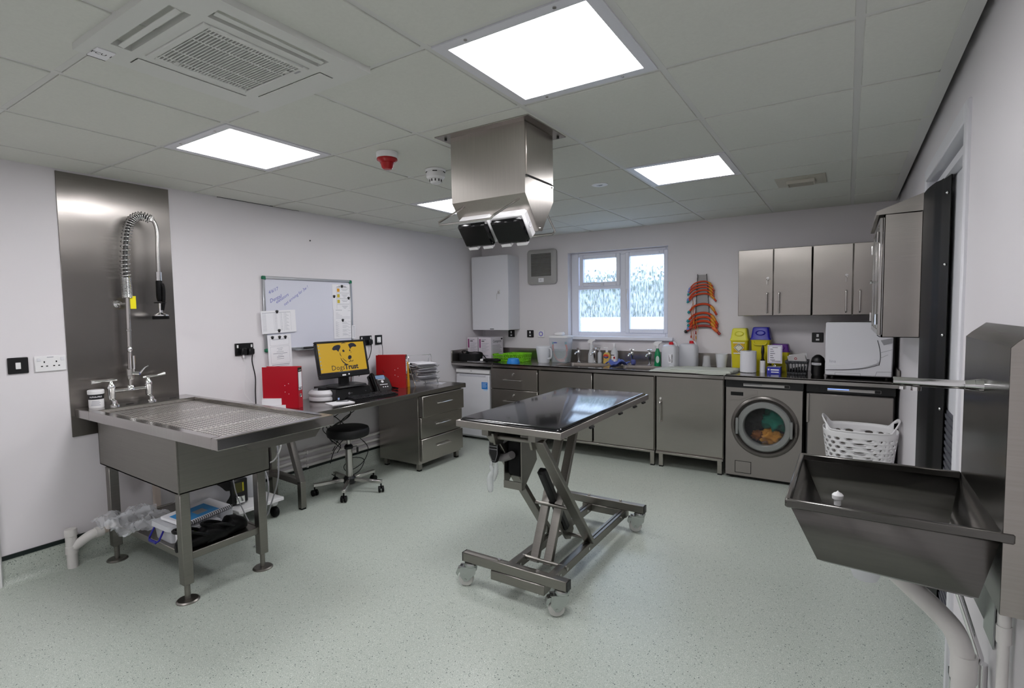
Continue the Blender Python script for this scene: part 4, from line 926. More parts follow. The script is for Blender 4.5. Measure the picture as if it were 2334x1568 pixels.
for a, b in SX:
    m = MB(); p = rrect(b-a, SYb-SYa, .04, 4); c = ((a+b)/2, (SYa+SYb)/2)
    m.loft([ring(p,c,WT+.001,1.02), ring(p,c,WT-.002,.985), ring(p,c,WT-.03,.97), ring(p,c,WT-.17,.93), ring(p,c,WT-.18,.85)], cap=False); n = len(p); m.add(ring(p,c,WT-.18,.85), [tuple(range(n))]); part(t, 'sink_bowl', m, STEEL)
# fridge
t = thing('fridge', 'small white under-counter fridge with a blue sticker, at the left end of the worktop', 'fridge', (.25, -.33, 0))
part(t, 'cabinet', B(.0, .478, -.56, -.03, .02, .815, .004), WHITEG)
part(t, 'door', B(.0, .478, -.605, -.562, .045, .760, .008), WHITEG); part(t, 'top_panel', B(-.005, .483, -.605, -.03, .772, .822, .008), WHITE)
part(t, 'handle_recess', B(.05, .43, -.607, -.60, .735, .757, .003), mat('pale_grey', 'c4c4cc', .4)); part(t, 'badge', B(.21, .235, -.6065, -.604, .795, .803), MIDG)
m = MB(); m.box(.37, .452, -.6065, -.604, .60, .68); part(t, 'sticker', m, mat('sticker_azure', '2b7fd0', .4))
m = MB()
for i in range(4): m.box(.38, .44-.01*(i % 2), -.607, -.6062, .665-.015*i, .670-.015*i)
m.box(.395, .45, -.607, -.6038, .582, .598); part(t, 'sticker_print', m, mat('sticker_pale', 'bcd8f0', .4))
for x in (.04, .44):
    m = MB(); m.cyl((x,-.53,0), (x,-.53,.02), .018, n=12); part(t, 'foot', m, BLACK)
# base cabinets
def keyset(par, x, y, z, d=1):
    m = MB(); m.cyl((x,y,z), (x,y-.008,z), .010, n=14); k = part(par, 'lock', m, CHROME)
    m = MB(); m.box(x-.001, x+.001, y-.018, y-.008, z-.006, z+.006); m.tube([(x+.008*math.cos(a), y-.016, z-.012+.009*math.sin(a)) for a in [2*PI*i/12 for i in range(12)]], .0013, 5, True); m.box(x-.006, x-.002, y-.018, y-.016, z-.055, z-.018); part(par, 'key', m, SATIN)
def hbar(par, x0, x1, y, z):
    m = MB(); m.tube(smooth([(x0,y,z),(x0,y-.026,z),(x0+.012,y-.032,z),(x1-.012,y-.032,z),(x1,y-.026,z),(x1,y,z)], 4), .0055, 8); part(par, 'handle', m, SATIN)
def vbar(par, x, z0, z1, y):
    m = MB(); m.tube(smooth([(x,y,z0),(x,y-.026,z0),(x,y-.032,z0+.012),(x,y-.032,z1-.012),(x,y-.026,z1),(x,y,z1)], 4), .006, 8); part(par, 'handle', m, SATIN)
def base(x0, x1, lab, name, cat):
    t = thing(name, lab, cat, ((x0+x1)/2, -.33, 0)); m = MB()
    for q in ((x0, x0+.015, -.612, -.03, .155, .860), (x1-.015, x1, -.612, -.03, .155, .860), (x0+.015, x1-.015, -.612, -.03, .155, .17), (x0+.015, x1-.015, -.045, -.03, .17, .86)): m.box(*q)
    part(t, 'body', m, STEEL)
    part(t, 'bottom_rail', B(x0, x1, -.636, -.6, .135, .156, .002), STEEL)
    for x in (x0+.035, x1-.035):
        for y in (-.57, -.08):
            m = MB(); m.box(x-.02, x+.02, y-.02, y+.02, .012, .14, .002); l_ = part(t, 'leg', m, STEEL); part(l_, 'foot', B(x-.018, x+.018, y-.018, y+.018, 0, .013), BLACK)
    return t
t = base(.515, 1.118, 'stainless steel drawer cabinet with bar handles and keys, right of the fridge', 'drawer_cabinet', 'cabinet')
for z0, z1 in ((.625,.853),(.392,.619),(.16,.386)):
    d = part(t, 'drawer', B(.517, 1.116, -.633, -.612, z0, z1, .003), STEEL); hbar(d, .70, .92, -.633, z0+.105); keyset(d, .815, -.633, z1-.055)
t = base(1.132, 2.372, 'wide stainless steel sink cabinet with two doors under the taps', 'sink_cabinet', 'cabinet')
part(t, 'door', B(1.134, 1.742, -.633, -.612, .16, .853, .003), STEEL); part(t, 'door', B(1.758, 2.366, -.633, -.612, .16, .853, .003), STEEL)
t = base(2.385, 2.978, 'stainless steel single-door cabinet with vertical handle, left of the washing machine', 'base_cabinet', 'cabinet')
d = part(t, 'door', B(2.39, 2.975, -.633, -.612, .165, .858, .003), STEEL); vbar(d, 2.432, .44, .62, -.633); keyset(d, 2.43, -.633, .655)

# washing machine
GMET = mat('graphite_enamel', '8d8884', .33, .45)
t = thing('washing_machine', 'dark silver front-loading washing machine with laundry behind its round door', 'washing machine', (3.285, -.33, 0))
x0, x1, cy_, cz = 2.99, 3.586, -.61, .474; cx = 3.30
m = MB(); m.sharp = 25
m.box(x0, x1, -.30, -.03, .03, .795); m.box(x0, x0+.006, cy_, -.30, .03, .795); m.box(x1-.006, x1, cy_, -.30, .03, .795); m.box(x0, x1, cy_+.001, -.30, .79, .796); m.box(x0, x1, cy_+.001, -.30, .03, .036)
m.holed(x0, x1, .03, .795, cx, cz, .262, cy_, 48); part(t, 'casing', m, GMET)
m = MB(); m.lathe([(.262,cy_),(.25,cy_-.012),(.238,cy_-.014),(.228,cy_-.004),(.222,cy_+.016),(.212,cy_+.02)], (cx,0,cz), 'y', 48); part(t, 'door_surround', m, mat('surround_grey', '6b6763', .25, .5))
m = MB(); m.lathe([(.212,cy_+.02),(.210,cy_-.012),(.200,cy_-.022),(.165,cy_-.022),(.158,cy_-.012),(.155,cy_+.03)], (cx,0,cz), 'y', 48); dr = part(t, 'door_ring', m, mat('door_grey', '8b8d8b', .35, .4))
m = MB(); m.lathe([(.0001,cy_+.045),(.08,cy_+.04),(.13,cy_+.022),(.157,cy_-.006)], (cx,0,cz), 'y', 40); part(dr, 'door_glass', m, mat('door_glass', (.55,.55,.55), .03, trans=.95, ior=1.1))
for x, w_ in ((cx-.208,.022),(cx+.205,.022)):
    m = MB(); m.box(x-w_/2, x+w_/2, cy_-.04, cy_-.012, cz-.075, cz+.065, .004); part(dr, 'grip', m, mat('door_grey', '8b8d8b', .35, .4))
m = MB(); m.box(cx+.232, cx+.25, cy_-.028, cy_-.008, cz-.06, cz+.055, .005); part(dr, 'latch', m, mat('surround_grey', '6b6763', .25, .5))
m = MB(); m.lathe([(.158,cy_+.04),(.20,cy_+.06),(.22,cy_+.29),(.0001,cy_+.295)], (cx,0,cz), 'y', 32); part(t, 'drum', m, mat('drum', '2b2b2d', .3, .8))
part(t, 'control_panel', B(x0, x1, cy_-.004, -.05, .797, .862, .002), BLACK)
m = MB(); m.box(3.135, 3.487, cy_-.007, cy_-.003, .812, .836, .003); part(t, 'display_strip', m, mat('strip_grey', 'a8a5a3', .35)); part(t, 'display', B(3.14, 3.28, cy_-.0085, cy_-.006, .826, .833), GREY); part(t, 'start_button', B(3.448, 3.484, cy_-.0085, cy_-.006, .814, .834, .002), BLACK)
m = MB(); m.prism([(3.012,.688),(3.012,.778),(3.245,.778),(3.245,.742),(3.19,.735),(3.12,.69)], 'y', cy_-.004, cy_+.002); dd = part(t, 'detergent_drawer', m, GMET); part(dd, 'drawer_grip', B(3.035, 3.135, cy_-.0055, cy_-.0035, .727, .758), DARKV)
part(t, 'filter_flap', B(3.077, 3.20, cy_-.003, cy_+.002, .058, .155, .002), GMET)
m = MB(); m.box(3.073, 3.204, cy_-.0012, cy_+.001, .054, .159); part(t, 'flap_gap', m, BLACKM)
for x in (x0+.05, x1-.05):
    m = MB(); m.cyl((x,-.55,0), (x,-.55,.032), .02, n=12); part(t, 'foot', m, BLACK)
part(t, 'plinth', B(x0+.01, x1-.01, cy_+.02, -.05, .012, .032), BLACKM)
def laundry(c, r, m_, lab, sq=.7):
    m = MB(); m.sharp = 180; vs = []; n = 14
    for i in range(n+1):
        for k in range(2*n):
            th, ph = PI*i/n, PI*k/n; d = 1+.22*math.sin(5*ph+3*th+c[0]*40)+.16*math.sin(9*th-4*ph)+.08*math.sin(17*ph+11*th)
            vs.append((c[0]+r*d*math.sin(th)*math.cos(ph), c[1]+r*sq*d*math.sin(th)*math.sin(ph), c[2]+r*.7*d*math.cos(th)))
    m.add(vs, [(i*2*n+k, i*2*n+(k+1) % (2*n), (i+1)*2*n+(k+1) % (2*n), (i+1)*2*n+k) for i in range(n) for k in range(2*n)])
    solo('laundry', m, m_, lab, 'laundry')
laundry((cx+.075,-.44,cz+.035), .115, mat('teal_cloth', '0f8f7c', .9), 'teal cloth in the washing machine drum')
laundry((cx+.03,-.46,cz-.115), .085, mat('mustard_cloth', 'd9962e', .9, bump=1, bscale=60), 'mustard yellow towel at the bottom of the washing machine drum')
laundry((cx-.085,-.43,cz+.03), .10, mat('dark_cloth', '23292b', .9), 'dark cloth in the left of the washing machine drum')
laundry((cx-.06,-.47,cz-.105), .05, mat('rust_cloth', '9a5a22', .9), 'rust brown cloth low in the left of the washing machine drum')
# tumble dryer
t = thing('tumble_dryer', 'dark silver tumble dryer with a plain door, behind the laundry basket', 'tumble dryer', (3.9, -.33, 0))
x0, x1 = 3.605, 4.19
part(t, 'casing', B(x0, x1, -.575, -.03, .03, .862, .003), BLACK); part(t, 'door', B(x0+.012, x1-.012, -.612, -.576, .05, .785, .006), GMET); part(t, 'control_panel', B(x0, x1, -.614, -.576, .797, .862, .002), BLACK)
part(t, 'handle', B(x0+.004, x0+.022, -.628, -.61, .55, .785, .003), GMET)
m = MB(); m.box(3.75, 4.10, -.6175, -.613, .812, .836, .003); part(t, 'display_strip', m, mat('strip_grey', 'a8a5a3', .35)); part(t, 'display', B(3.753, 3.895, -.619, -.6165, .826, .833), mat('display_lit', '203050', .3, emit='7d9cf0', estr=1.6), 'lit pale blue display'); part(t, 'start_button', B(4.06, 4.097, -.619, -.6165, .814, .834, .002), BLACK)
m = MB(); m.cyl((3.68,-.614,.828), (3.68,-.622,.828), .010, n=14); part(t, 'knob', m, BLACK)
for x in (x0+.05, x1-.05):
    m = MB(); m.cyl((x,-.55,0), (x,-.55,.032), .02, n=12); part(t, 'foot', m, BLACK)

# wall cabinets
def wallcab(x0, x1, lab, xm):
    t = thing('wall_cabinet', lab, 'wall cabinet', ((x0+x1)/2, -.15, 1.405)); part(t, 'body', B(x0, x1, -.282, -.001, 1.405, 1.993, .001), STEEL)
    d = part(t, 'door', B(x0+.001, xm-.002, -.302, -.282, 1.407, 1.992, .004), STEEL); vbar(d, xm-.045, 1.435, 1.605, -.302); keyset(d, xm-.043, -.302, 1.735)
    d = part(t, 'door', B(xm+.002, x1-.001, -.302, -.282, 1.407, 1.992, .004), STEEL); vbar(d, xm+.05, 1.435, 1.605, -.302)
wallcab(3.032, 3.612, 'brightly lit stainless steel wall cabinet with two doors, left one of the pair', 3.319); wallcab(3.618, 4.205, 'darker stainless steel wall cabinet with two doors in the corner', 3.905)
# white metal medicine cabinet
t = thing('medicine_cabinet', 'white metal wall cabinet with a key, in the back left corner', 'wall cabinet', (.26, -.12, 1.262))
part(t, 'body', B(.004, .520, -.236, -.001, 1.262, 2.138, .003), WHITEG); d = part(t, 'door', B(-.004, .522, -.252, -.238, 1.258, 2.142, .004), WHITEG)
m = MB(); m.box(.375, .402, -.258, -.252, 1.685, 1.735, .004); part(d, 'lock', m, CHROME); m = MB(); m.box(.387, .391, -.275, -.258, 1.70, 1.72); m.tube([(.388,-.27,1.70),(.372,-.272,1.685),(.37,-.272,1.62)], .002, 6); part(d, 'key', m, SATIN)
m = MB(); m.cyl((.002,-.254,1.27), (.002,-.254,2.13), .004, n=8); part(t, 'hinge', m, WHITEG); part(t, 'badge', B(.255, .31, -.2545, -.252, 1.266, 1.278), GREY)
# extractor fan
t = thing('extractor_fan', 'pale grey square extractor fan with dark louvres on the back wall', 'extractor fan', (.85, -.02, 1.79))
m = MB(); p = [(x, z) for x, z in rrect(.385, .405, .04, 4)]; cx, cz = .848, 1.992
m.loft([[(cx+x, -.001, cz+z) for x, z in p], [(cx+x, -.03, cz+z) for x, z in p], [(cx+x*.9, -.045, cz+z*.9) for x, z in p]]); part(t, 'housing', m, mat('fan_grey', 'a8a6a4', .45))
part(t, 'recess', B(.715, .98, -.0465, -.044, 1.885, 2.145), mat('fan_dark', '4a4a49', .6))
for i in range(17): 
    m = MB(); z = 1.892+i*.0148; m.prism([(-.047,z),(-.052,z+.003),(-.052,z+.006),(-.047,z+.0085)], 'x', .717, .978); part(t, 'louvre', m, mat('louvre_grey', '8a8885', .5))
for i in range(9): m = MB(); 
m = MB(); m.box(.813, .883, -.0475, -.0445, 1.815, 1.862, .001); part(t, 'tag', m, PAPER); m = MB(); m.text('EF 1', .016, WALLB(.848,-.0478,1.838)); part(t, 'tag_text', m, INK)
# switches on the back wall
def spur(x, m_, lab, z=1.208, ring_=False):
    t = thing('fused_spur' if not ring_ else 'wall_sensor', lab, 'switch', (x, 0, z))
    part(t, 'plate', B(x-.045, x+.045, -.012, -.001, z-.043, z+.043, .004), m_)
    if ring_:
        m = MB(); m.lathe([(.018,-.0125),(.026,-.015),(.028,-.0125)], (x,0,z), 'y', 20); part(t, 'ring', m, mat('violet_ring', '7a6fd0', .4)); m = MB(); m.lathe([(.0001,-.0135),(.018,-.0135)], (x,0,z), 'y', 18); part(t, 'button', m, WHITE)
    else: part(t, 'rocker', B(x-.009, x+.009, -.016, -.012, z+.004, z+.03, .001), WHITE); part(t, 'fuse_carrier', B(x-.013, x+.013, -.014, -.012, z-.028, z-.012, .001), WHITE)
spur(.402, BLACK, 'black switch plate on the back wall, under the white metal cabinet'); spur(.670, BLACK, 'black switch plate on the back wall, under the extractor fan'); spur(.818, WHITE, 'white square wall button with a violet ring, right of the black switch plate', ring_=True); spur(3.652, BLACK, 'black switch plate on the back wall, left of the white bench steriliser', 1.205)
# endotracheal tube rack
t = thing('tube_rack', 'tall grey tapering wall rack for tubes, right of the window', 'rack', (2.66, -.01, 1.28))
m = MB(); m.prism([(2.588,1.283),(2.735,1.283),(2.698,1.811),(2.612,1.811)], 'y', -.012, -.001); part(t, 'back_plate', m, mat('rack_grey', '918f8f', .4, .3))
for s_ in (0, 1):
    a, b = ((2.588,2.612) if not s_ else (2.735,2.698)); m = MB()
    for i in range(30):
        f = i/29; x = a+(b-a)*f; z = 1.285+.52*f; m.box(x-.0016, x+.0016, -.030 if i % 2 else -.024, -.011, z-.006, z+.013)
    part(t, 'slotted_side', m, BLACK)
TUBE = mat('orange_rubber', 'c8441c', .4); TUBE2 = mat('orange_rubber_dark', '9c2c20', .4); AMB = mat('amber_latex', 'd08a1e', .45)
CON = [mat('connector_teal', '2a8f98', .4), mat('connector_blue', '7d8fd0', .4)]
TB = [((2.545,1.686),(2.664,1.746),(2.76,1.690),1,.0065),((2.538,1.66),(2.665,1.716),(2.776,1.650),1,.0075),((2.534,1.63),(2.665,1.690),(2.772,1.622),0,.008),((2.53,1.577),(2.665,1.660),(2.773,1.590),1,.0085),((2.53,1.556),(2.665,1.626),(2.793,1.545),0,.009),((2.539,1.452),(2.67,1.524),(2.799,1.412),0,.0105),((2.531,1.364),(2.671,1.436),(2.808,1.318),0,.011),((2.536,1.318),(2.671,1.395),(2.804,1.289),0,.0115),((2.535,1.285),(2.671,1.356),(2.804,1.254),1,.012),((2.512,1.255),(2.672,1.308),(2.83,1.222),0,.013)]
ORD = ['topmost','second','third','fourth','fifth','sixth','seventh','eighth','ninth','lowest']
for i, (a, b, c, k, r_) in enumerate(TB):
    t = thing('endotracheal_tube', '%s curved orange tube counted from the top of the grey wall rack' % ORD[i], 'tube', (b[0], -.03, b[1]), 0, 'curved orange tubes on the wall rack')
    y = -.032-.0*i
    P = smooth([(a[0],y,a[1]), ((a[0]*.62+b[0]*.38),y,a[1]+(b[1]-a[1])*.72), (b[0],y,b[1]), ((c[0]*.55+b[0]*.45),y,c[1]+(b[1]-c[1])*.80), (c[0],y,c[1])], 7)
    m = MB(); m.tube(P, r_, 8); part(t, 'tube_body', m, TUBE2 if i == 9 else TUBE)
    m = MB(); d = (P[0]-P[1]).normalized(); m.tube([P[0]-d*.004, P[0]+d*.024], r_*1.15 if i < 9 else r_*1.05, 8); m.tube([P[0]+d*.006, P[0]+d*.012], r_*1.6, 8); part(t, 'connector', m, BLACK if i == 9 else CON[k])
    q = P[-8:-3]; m = MB(); m.tube(q, [r_*1.05, r_*1.35, r_*1.45, r_*1.35, r_*1.05], 8); part(t, 'cuff', m, AMB if i < 9 else mat('orange_cuff', 'e06a30', .4))
    m = MB(); e_ = P[-1]; d = (P[-1]-P[-2]).normalized(); m.tube([e_-d*.012, e_], r_*1.04, 8); part(t, 'tip', m, TUBE2)
for i in range(5):
    m = MB(); x = 2.565+.012*i; pts = [(x,-.05,1.60-.05*i)]
    for k in range(1, 7): pts.append((x+.012*math.sin(k*2+i), -.05-.004*(i % 2), 1.60-.05*i-.065*k))
    m.tube(smooth(pts, 4), .0022, 5); m.tube([pts[-1], (pts[-1][0]+.001,pts[-1][1],pts[-1][2]-.025)], .0065, 6); m.tube([pts[3], (pts[3][0]+.001,pts[3][1],pts[3][2]-.03)], .006, 6)
    solo('inflation_line', m, [TUBE2, AMB, TUBE][i % 3], 'thin red inflation line with a pilot balloon hanging at the left of the tube rack', 'tube', group='thin inflation lines beside the tube rack')
# ================================================================ things on the worktop
Z = WT
t = thing('diagnostic_case', 'soft black zipped case with a stethoscope on it, left end of the worktop', 'case', (.12, -.50, Z))
m = MB(); rbox(m, .0, .27, -.58, -.40, Z, Z+.085, .95, .06); part(t, 'pouch', m, mat('black_nylon', '08080a', .65, bump=.3, bscale=250))
m = MB(); m.tube(smooth([(.05,-.52,Z+.088),(.07,-.57,Z+.115),(.10,-.55,Z+.12),(.13,-.5,Z+.10),(.2,-.46,Z+.10),(.27,-.45,Z+.08),(.33,-.45,Z+.02),(.30,-.5,Z+.012),(.25,-.42,Z+.09),(.15,-.45,Z+.1)]), .006, 7); m.tube(smooth([(.05,-.52,Z+.088),(.03,-.5,Z+.10),(.05,-.46,Z+.11),(.1,-.47,Z+.10)]), .003, 6); m.lathe([(.0001,0),(.022,.002),(.022,.012),(.012,.02),(.0001,.02)], (.11,-.52,Z+.086), n=16)
solo('stethoscope', m, RUBBER, 'black stethoscope coiled on the soft black case', 'stethoscope')
t = thing('spray_can', 'white can with a blue label behind the black case', 'can', (.07, -.14, Z))
m = MB(); m.lathe([(.0001,Z),(.034,Z),(.036,Z+.004),(.036,Z+.15),(.033,Z+.16),(.0001,Z+.16)], (.07,-.14,0), n=24); part(t, 'can_body', m, WHITE); m = MB(); m.lathe([(.035,Z+.155),(.035,Z+.215),(.032,Z+.22),(.0001,Z+.22)], (.07,-.14,0), n=24); part(t, 'cap', m, WHITE)
q = arc_band((.07,-.14), .0365, Z+.08, Z+.115, -130, -20); part(t, 'label_band', q, BLUE); 
def carton_box(x0, x1, lab):
    t = thing('supply_carton', lab, 'box', ((x0+x1)/2, -.23, Z+.014)); z0 = Z+.014
    part(t, 'carton', B(x0, x1, -.35, -.09, z0, z0+.255, .001), mat('carton_white', 'd9d2da', .5))
    y = -.3505
    m = MB(); m.box(x0+.012, x0+.032, y, y+.001, z0+.13, z0+.235); part(t, 'stripe', m, mat('stripe_magenta', '8a2f6d', .5))
    m = MB(); m.box(x0+.012, x0+.034, y, y+.001, z0+.05, z0+.08); m.prism([(x0+.012,z0+.03),(x0+.034,z0+.03),(x0+.012,z0+.05)], 'y', y, y+.001); m.box(x0+.045, x0+.085, y, y+.001, z0+.205, z0+.215); part(t, 'emblem', m, INK)
    m = MB(); m.box(x0+.045, x0+.11, y, y+.001, z0+.225, z0+.232)
    for i in range(9): m.box(x0+.045, x0+.15-.02*(i % 3), y, y+.001, z0+.185-.013*i, z0+.188-.013*i)
    m.box(x0+.05, x0+.14, y, y+.001, z0+.035, z0+.044); part(t, 'print', m, INKG)
    return t
carton_box(-.02, .135, 'white supply carton with magenta stripe, left one of two in the corner of the worktop')
t = carton_box(.15, .33, 'white supply carton with magenta stripe, right one with its lettered end in view')
m = MB(); Mx = M4((.3308,-.22,WT+.22), (0,1,0), (0,0,1), (1,0,0)); m.text('Cerapore', .045, Mx, bold=.0008)
for i in range(7): m.box(.3302, .3308, -.32, -.16+.02*(i % 3), WT+.17-.016*i, WT+.174-.016*i)
part(t, 'end_lettering', m, GREY); m = MB(); m.lathe([(.0001,.331),(.018,.3308)], (0,-.12,WT+.245), 'x', 14, sx=1, sy=.6); part(t, 'end_emblem', m, INK)
for i, (x, y, w_, a) in enumerate(((.2,-.36,.2,5),(.23,-.39,.19,-8),(.2,-.41,.2,12),(.30,-.50,.17,20),(.22,-.52,.15,-12))):
    m = MB(); m.box(-w_/2, w_/2, -.07, .07, 0, .004, .0005); m.xf(Matrix.Translation((x,y,Z+.0012+.0045*(2-i if i < 3 else 0))) @ Euler((0,0,R(a))).to_matrix().to_4x4())
    solo('magazine', m, mat('magazine', 'bdbcc4', .3, noise=.7, nscale=40), ['topmost magazine of the pile in front of the cartons','middle magazine of the pile in front of the cartons','lowest magazine of the pile in front of the cartons','loose printed leaflet at the front edge, beside the clipper','loose printed leaflet beside the black case'][i], 'magazine')
t = thing('hair_clipper', 'black and white hair clipper lying at the front of the worktop', 'clipper', (.46, -.52, Z)); m = MB()
P = [(.36,-.545),(.40,-.54),(.47,-.525),(.53,-.51),(.56,-.50)]
m.loft([[(x, y+.028*s_*math.cos(a), Z+.022+.021*s_*math.sin(a)) for a in [2*PI*k/12 for k in range(12)]] for (x,y), s_ in zip(P, (.7,1,.95,1,.5))]); part(t, 'handle_body', m, RUBBER); m = MB(); m.box(.325, .365, -.57, -.52, Z+.008, Z+.035, .006); part(t, 'blade_head', m, WHITE)
LIME = mat('lime_plastic', '7fd01e', .35)
def basket(x0, x1, y0, y1, h, lab, nx, m_=LIME, name='slotted_tray', cat='basket', slots=2):
    t = thing(name, lab, cat, ((x0+x1)/2, (y0+y1)/2, Z)); m = MB(); s = .012
    z0, z1 = Z, Z+h
    m.box(x0+s, x1-s, y0+s, y1-s, z0, z0+.003)
    def wall(p, q, pb, qb, n):
        P_, Q_, A, Bq = Vector(p), Vector(q), Vector(pb), Vector(qb); rows = [0,.18,.42,.52,.76,1] if slots == 2 else [0,.18,.82,1]
        def pt(u, v): return A.lerp(Bq,u).lerp(P_.lerp(Q_,u), v)
        us = [0]
        for i in range(n): us += [(i+.3)/n, (i+.9)/n]
        us.append(1)
        for i in range(len(us)-1):
            for j in range(len(rows)-1):
                if i % 2 == 1 and j % 2 == 1 and j < len(rows)-1 and 0 < i < len(us)-1: continue
                a = [pt(us[i],rows[j]), pt(us[i+1],rows[j]), pt(us[i+1],rows[j+1]), pt(us[i],rows[j+1])]; m.add(a, [(0,1,2,3)])
    c = [(x0,y0,z1),(x1,y0,z1),(x1,y1,z1),(x0,y1,z1)]; b = [(x0+s,y0+s,z0),(x1-s,y0+s,z0),(x1-s,y1-s,z0),(x0+s,y1-s,z0)]
    for i in range(4): j = (i+1) % 4; wall(c[i], c[j], b[i], b[j], nx if i % 2 == 0 else max(3, int(nx*.8)))
    o = part(t, 'tray_body', m, m_); md = o.modifiers.new('thickness', 'SOLIDIFY'); md.thickness = .003
    m = MB()
    for i in range(4): j = (i+1) % 4; m.beam(c[i], c[j], .008, .007)
    part(t, 'rim', m, m_); return t
basket(.36, .515, -.36, -.20, .075, 'smaller lime green slotted plastic tray, left of the larger one', 8); basket(.53, .80, -.40, -.20, .09, 'larger lime green slotted plastic tray', 10)
m = MB(); m.box(-.05,.05,-.035,.035,0,.05,.003); m.xf(Matrix.Translation((.44,-.28,Z+.03))@Euler((R(20),R(15),R(30))).to_matrix().to_4x4()); solo('packet', m, MIDG, 'pale packet lying in the smaller green tray', 'packet')
m = MB(); m.lathe([(.072,Z),(.074,Z+.006),(.06,Z+.05),(.05,Z+.056),(.0001,Z+.056)], (.755,-.53,0), n=28); solo('small_bowl', m, mat('blue_plastic', '2f86d8', .3), 'small blue plastic bowl upside down at the front of the worktop', 'bowl')
t = thing('measuring_jug', 'cloudy plastic measuring jug with handle, left of the soaking container', 'jug', (1.04, -.35, Z))
m = MB(); prof = [(.0001,Z+.001),(.058,Z),(.064,Z+.01),(.084,Z+.17),(.088,Z+.182)]; m.lathe(prof, (1.04,-.35,0), n=30); o = part(t, 'jug_body', m, FROST); md = o.modifiers.new('t', 'SOLIDIFY'); md.thickness = .0025
m = MB(); m.tube(smooth([(1.115,-.37,Z+.16),(1.15,-.385,Z+.155),(1.155,-.385,Z+.10),(1.145,-.38,Z+.06),(1.105,-.37,Z+.05)]), .009, 8); part(t, 'handle', m, FROST)
# soaking container with tubes
t = thing('soaking_container', 'tall clear container of pale liquid with curved orange tubes soaking in it', 'container', (1.185, -.21, Z))
m = MB(); p = rrect(.23, .16, .03); c = (1.185,-.21); m.loft([ring(p,c,Z,.80), ring(p,c,Z+.01,.84), ring(p,c,Z+.28,1.04)], cap=False); n = len(p); m.add(ring(p,c,Z,.80), [tuple(range(n))]); o = part(t, 'tank', m, mat('tank_plastic', (.80,.83,.92), .15, alpha=.22)); md = o.modifiers.new('t', 'SOLIDIFY'); md.thickness = .003
m = MB(); m.loft([ring(p,c,Z+.004,.79), ring(p,c,Z+.13,.90)]); part(t, 'liquid', m, mat('liquid', (.33,.44,.36), .1, alpha=.34))
m = MB(); m.loft([ring(p,c,Z+.276,1.06), ring(p,c,Z+.292,1.06), ring(p,c,Z+.296,1.02)]); part(t, 'lid', m, WHITE)
m = MB(); m.box(1.14, 1.18, -.30, -.2995, Z+.218, Z+.226); part(t, 'marking', m, BLUE)
m = MB(); m.box(1.12, 1.22, -.25, -.17, Z+.297, Z+.335, .012); solo('lid_cap', m, WHITE, 'white plastic cap lying on the lid of the soaking container', 'cap')
PINK = mat('tube_coral', 'd0603f', .4)
for i, (pts, lb) in enumerate((([(1.105,-.25,Z+.20),(1.11,-.25,Z+.12),(1.14,-.25,Z+.05),(1.19,-.25,Z+.016),(1.25,-.25,Z+.02)],'orange tube bending down the left side of the soaking container'),
        ([(1.255,-.23,Z+.20),(1.268,-.23,Z+.15),(1.262,-.23,Z+.08),(1.23,-.24,Z+.035),(1.17,-.235,Z+.03)],'orange tube bending down the right side of the soaking container'))):
    t = thing('endotracheal_tube', lb, 'tube', pts[0]); P = smooth(pts); m = MB(); m.tube(P, .0095, 8); part(t, 'tube_body', m, PINK); m = MB(); m.tube([P[0], P[0]+Vector((0,0,.028))], .012, 8); part(t, 'connector', m, CON[0])
# pillar taps
def tap(x, lab):
    t = thing('pillar_tap', lab, 'tap', (x, -.155, Z), 0, 'chrome pillar taps at the inset sinks'); y = -.155
    m = MB(); m.lathe([(.022,Z),(.022,Z+.005),(.012,Z+.012),(.010,Z+.03),(.013,Z+.075),(.017,Z+.10),(.018,Z+.125),(.012,Z+.135)], (x,y,0), n=16, close=True); m.tube(smooth([(x,y,Z+.105),(x-.008,y-.03,Z+.112),(x-.014,y-.055,Z+.104),(x-.016,y-.062,Z+.09)]), [.012]*6+[.010]*13, 10); part(t, 'tap_body', m, CHROME)
    m = MB(); m.cyl((x,y,Z+.135), (x,y,Z+.152), .011, n=12); m.tube([(x-.024,y,Z+.155),(x+.024,y,Z+.155)], .007, 8); m.tube([(x,y-.024,Z+.155),(x,y+.024,Z+.155)], .007, 8); part(t, 'cross_head', m, CHROME)
for x, lb in ((1.375,'leftmost chrome pillar tap, at the left sink'),(1.565,'chrome pillar tap at the left sink, second from the left'),(1.985,'chrome pillar tap at the right sink, behind the blue cloth'),(2.172,'rightmost chrome pillar tap, left of the green spray bottle')): tap(x, lb)
def lathe_bottle(name, lab, x, y, prof, m_, extra, cat='bottle', sx=1, sy=1):
    t = thing(name, lab, cat, (x,y,Z)); m = MB(); m.lathe([(r_, Z+z) for r_, z in prof], (x,y,0), n=24, sx=sx, sy=sy); part(t, 'bottle_body', m, m_); extra(t, x, y); return t
def trigger(t, x, y, z, m_):
    m = MB(); m.cyl((x,y,z), (x,y,z+.03), .014, n=12); m.prism([(x-.045,z+.05),(x-.03,z+.03),(x+.012,z+.025),(x+.018,z+.045),(x+.045,z+.06),(x+.045,z+.072),(x-.02,z+.07)], 'y', y-.013, y+.013); part(t, 'spray_head', m, m_)
    m = MB(); m.tube([(x-.025,y,z+.04),(x-.035,y,z+.015),(x-.028,y,z-.01)], .004, 6); part(t, 'trigger', m, m_)
lathe_bottle('spray_bottle', 'plain white trigger spray bottle behind the second tap', 1.51, -.11, [(.0001,0),(.036,0),(.04,.008),(.037,.09),(.024,.14),(.022,.19),(.0001,.19)], mat('translucent_white', (.82,.83,.85), .35, trans=.3), lambda t,x,y: trigger(t,x,y,Z+.185,WHITE))
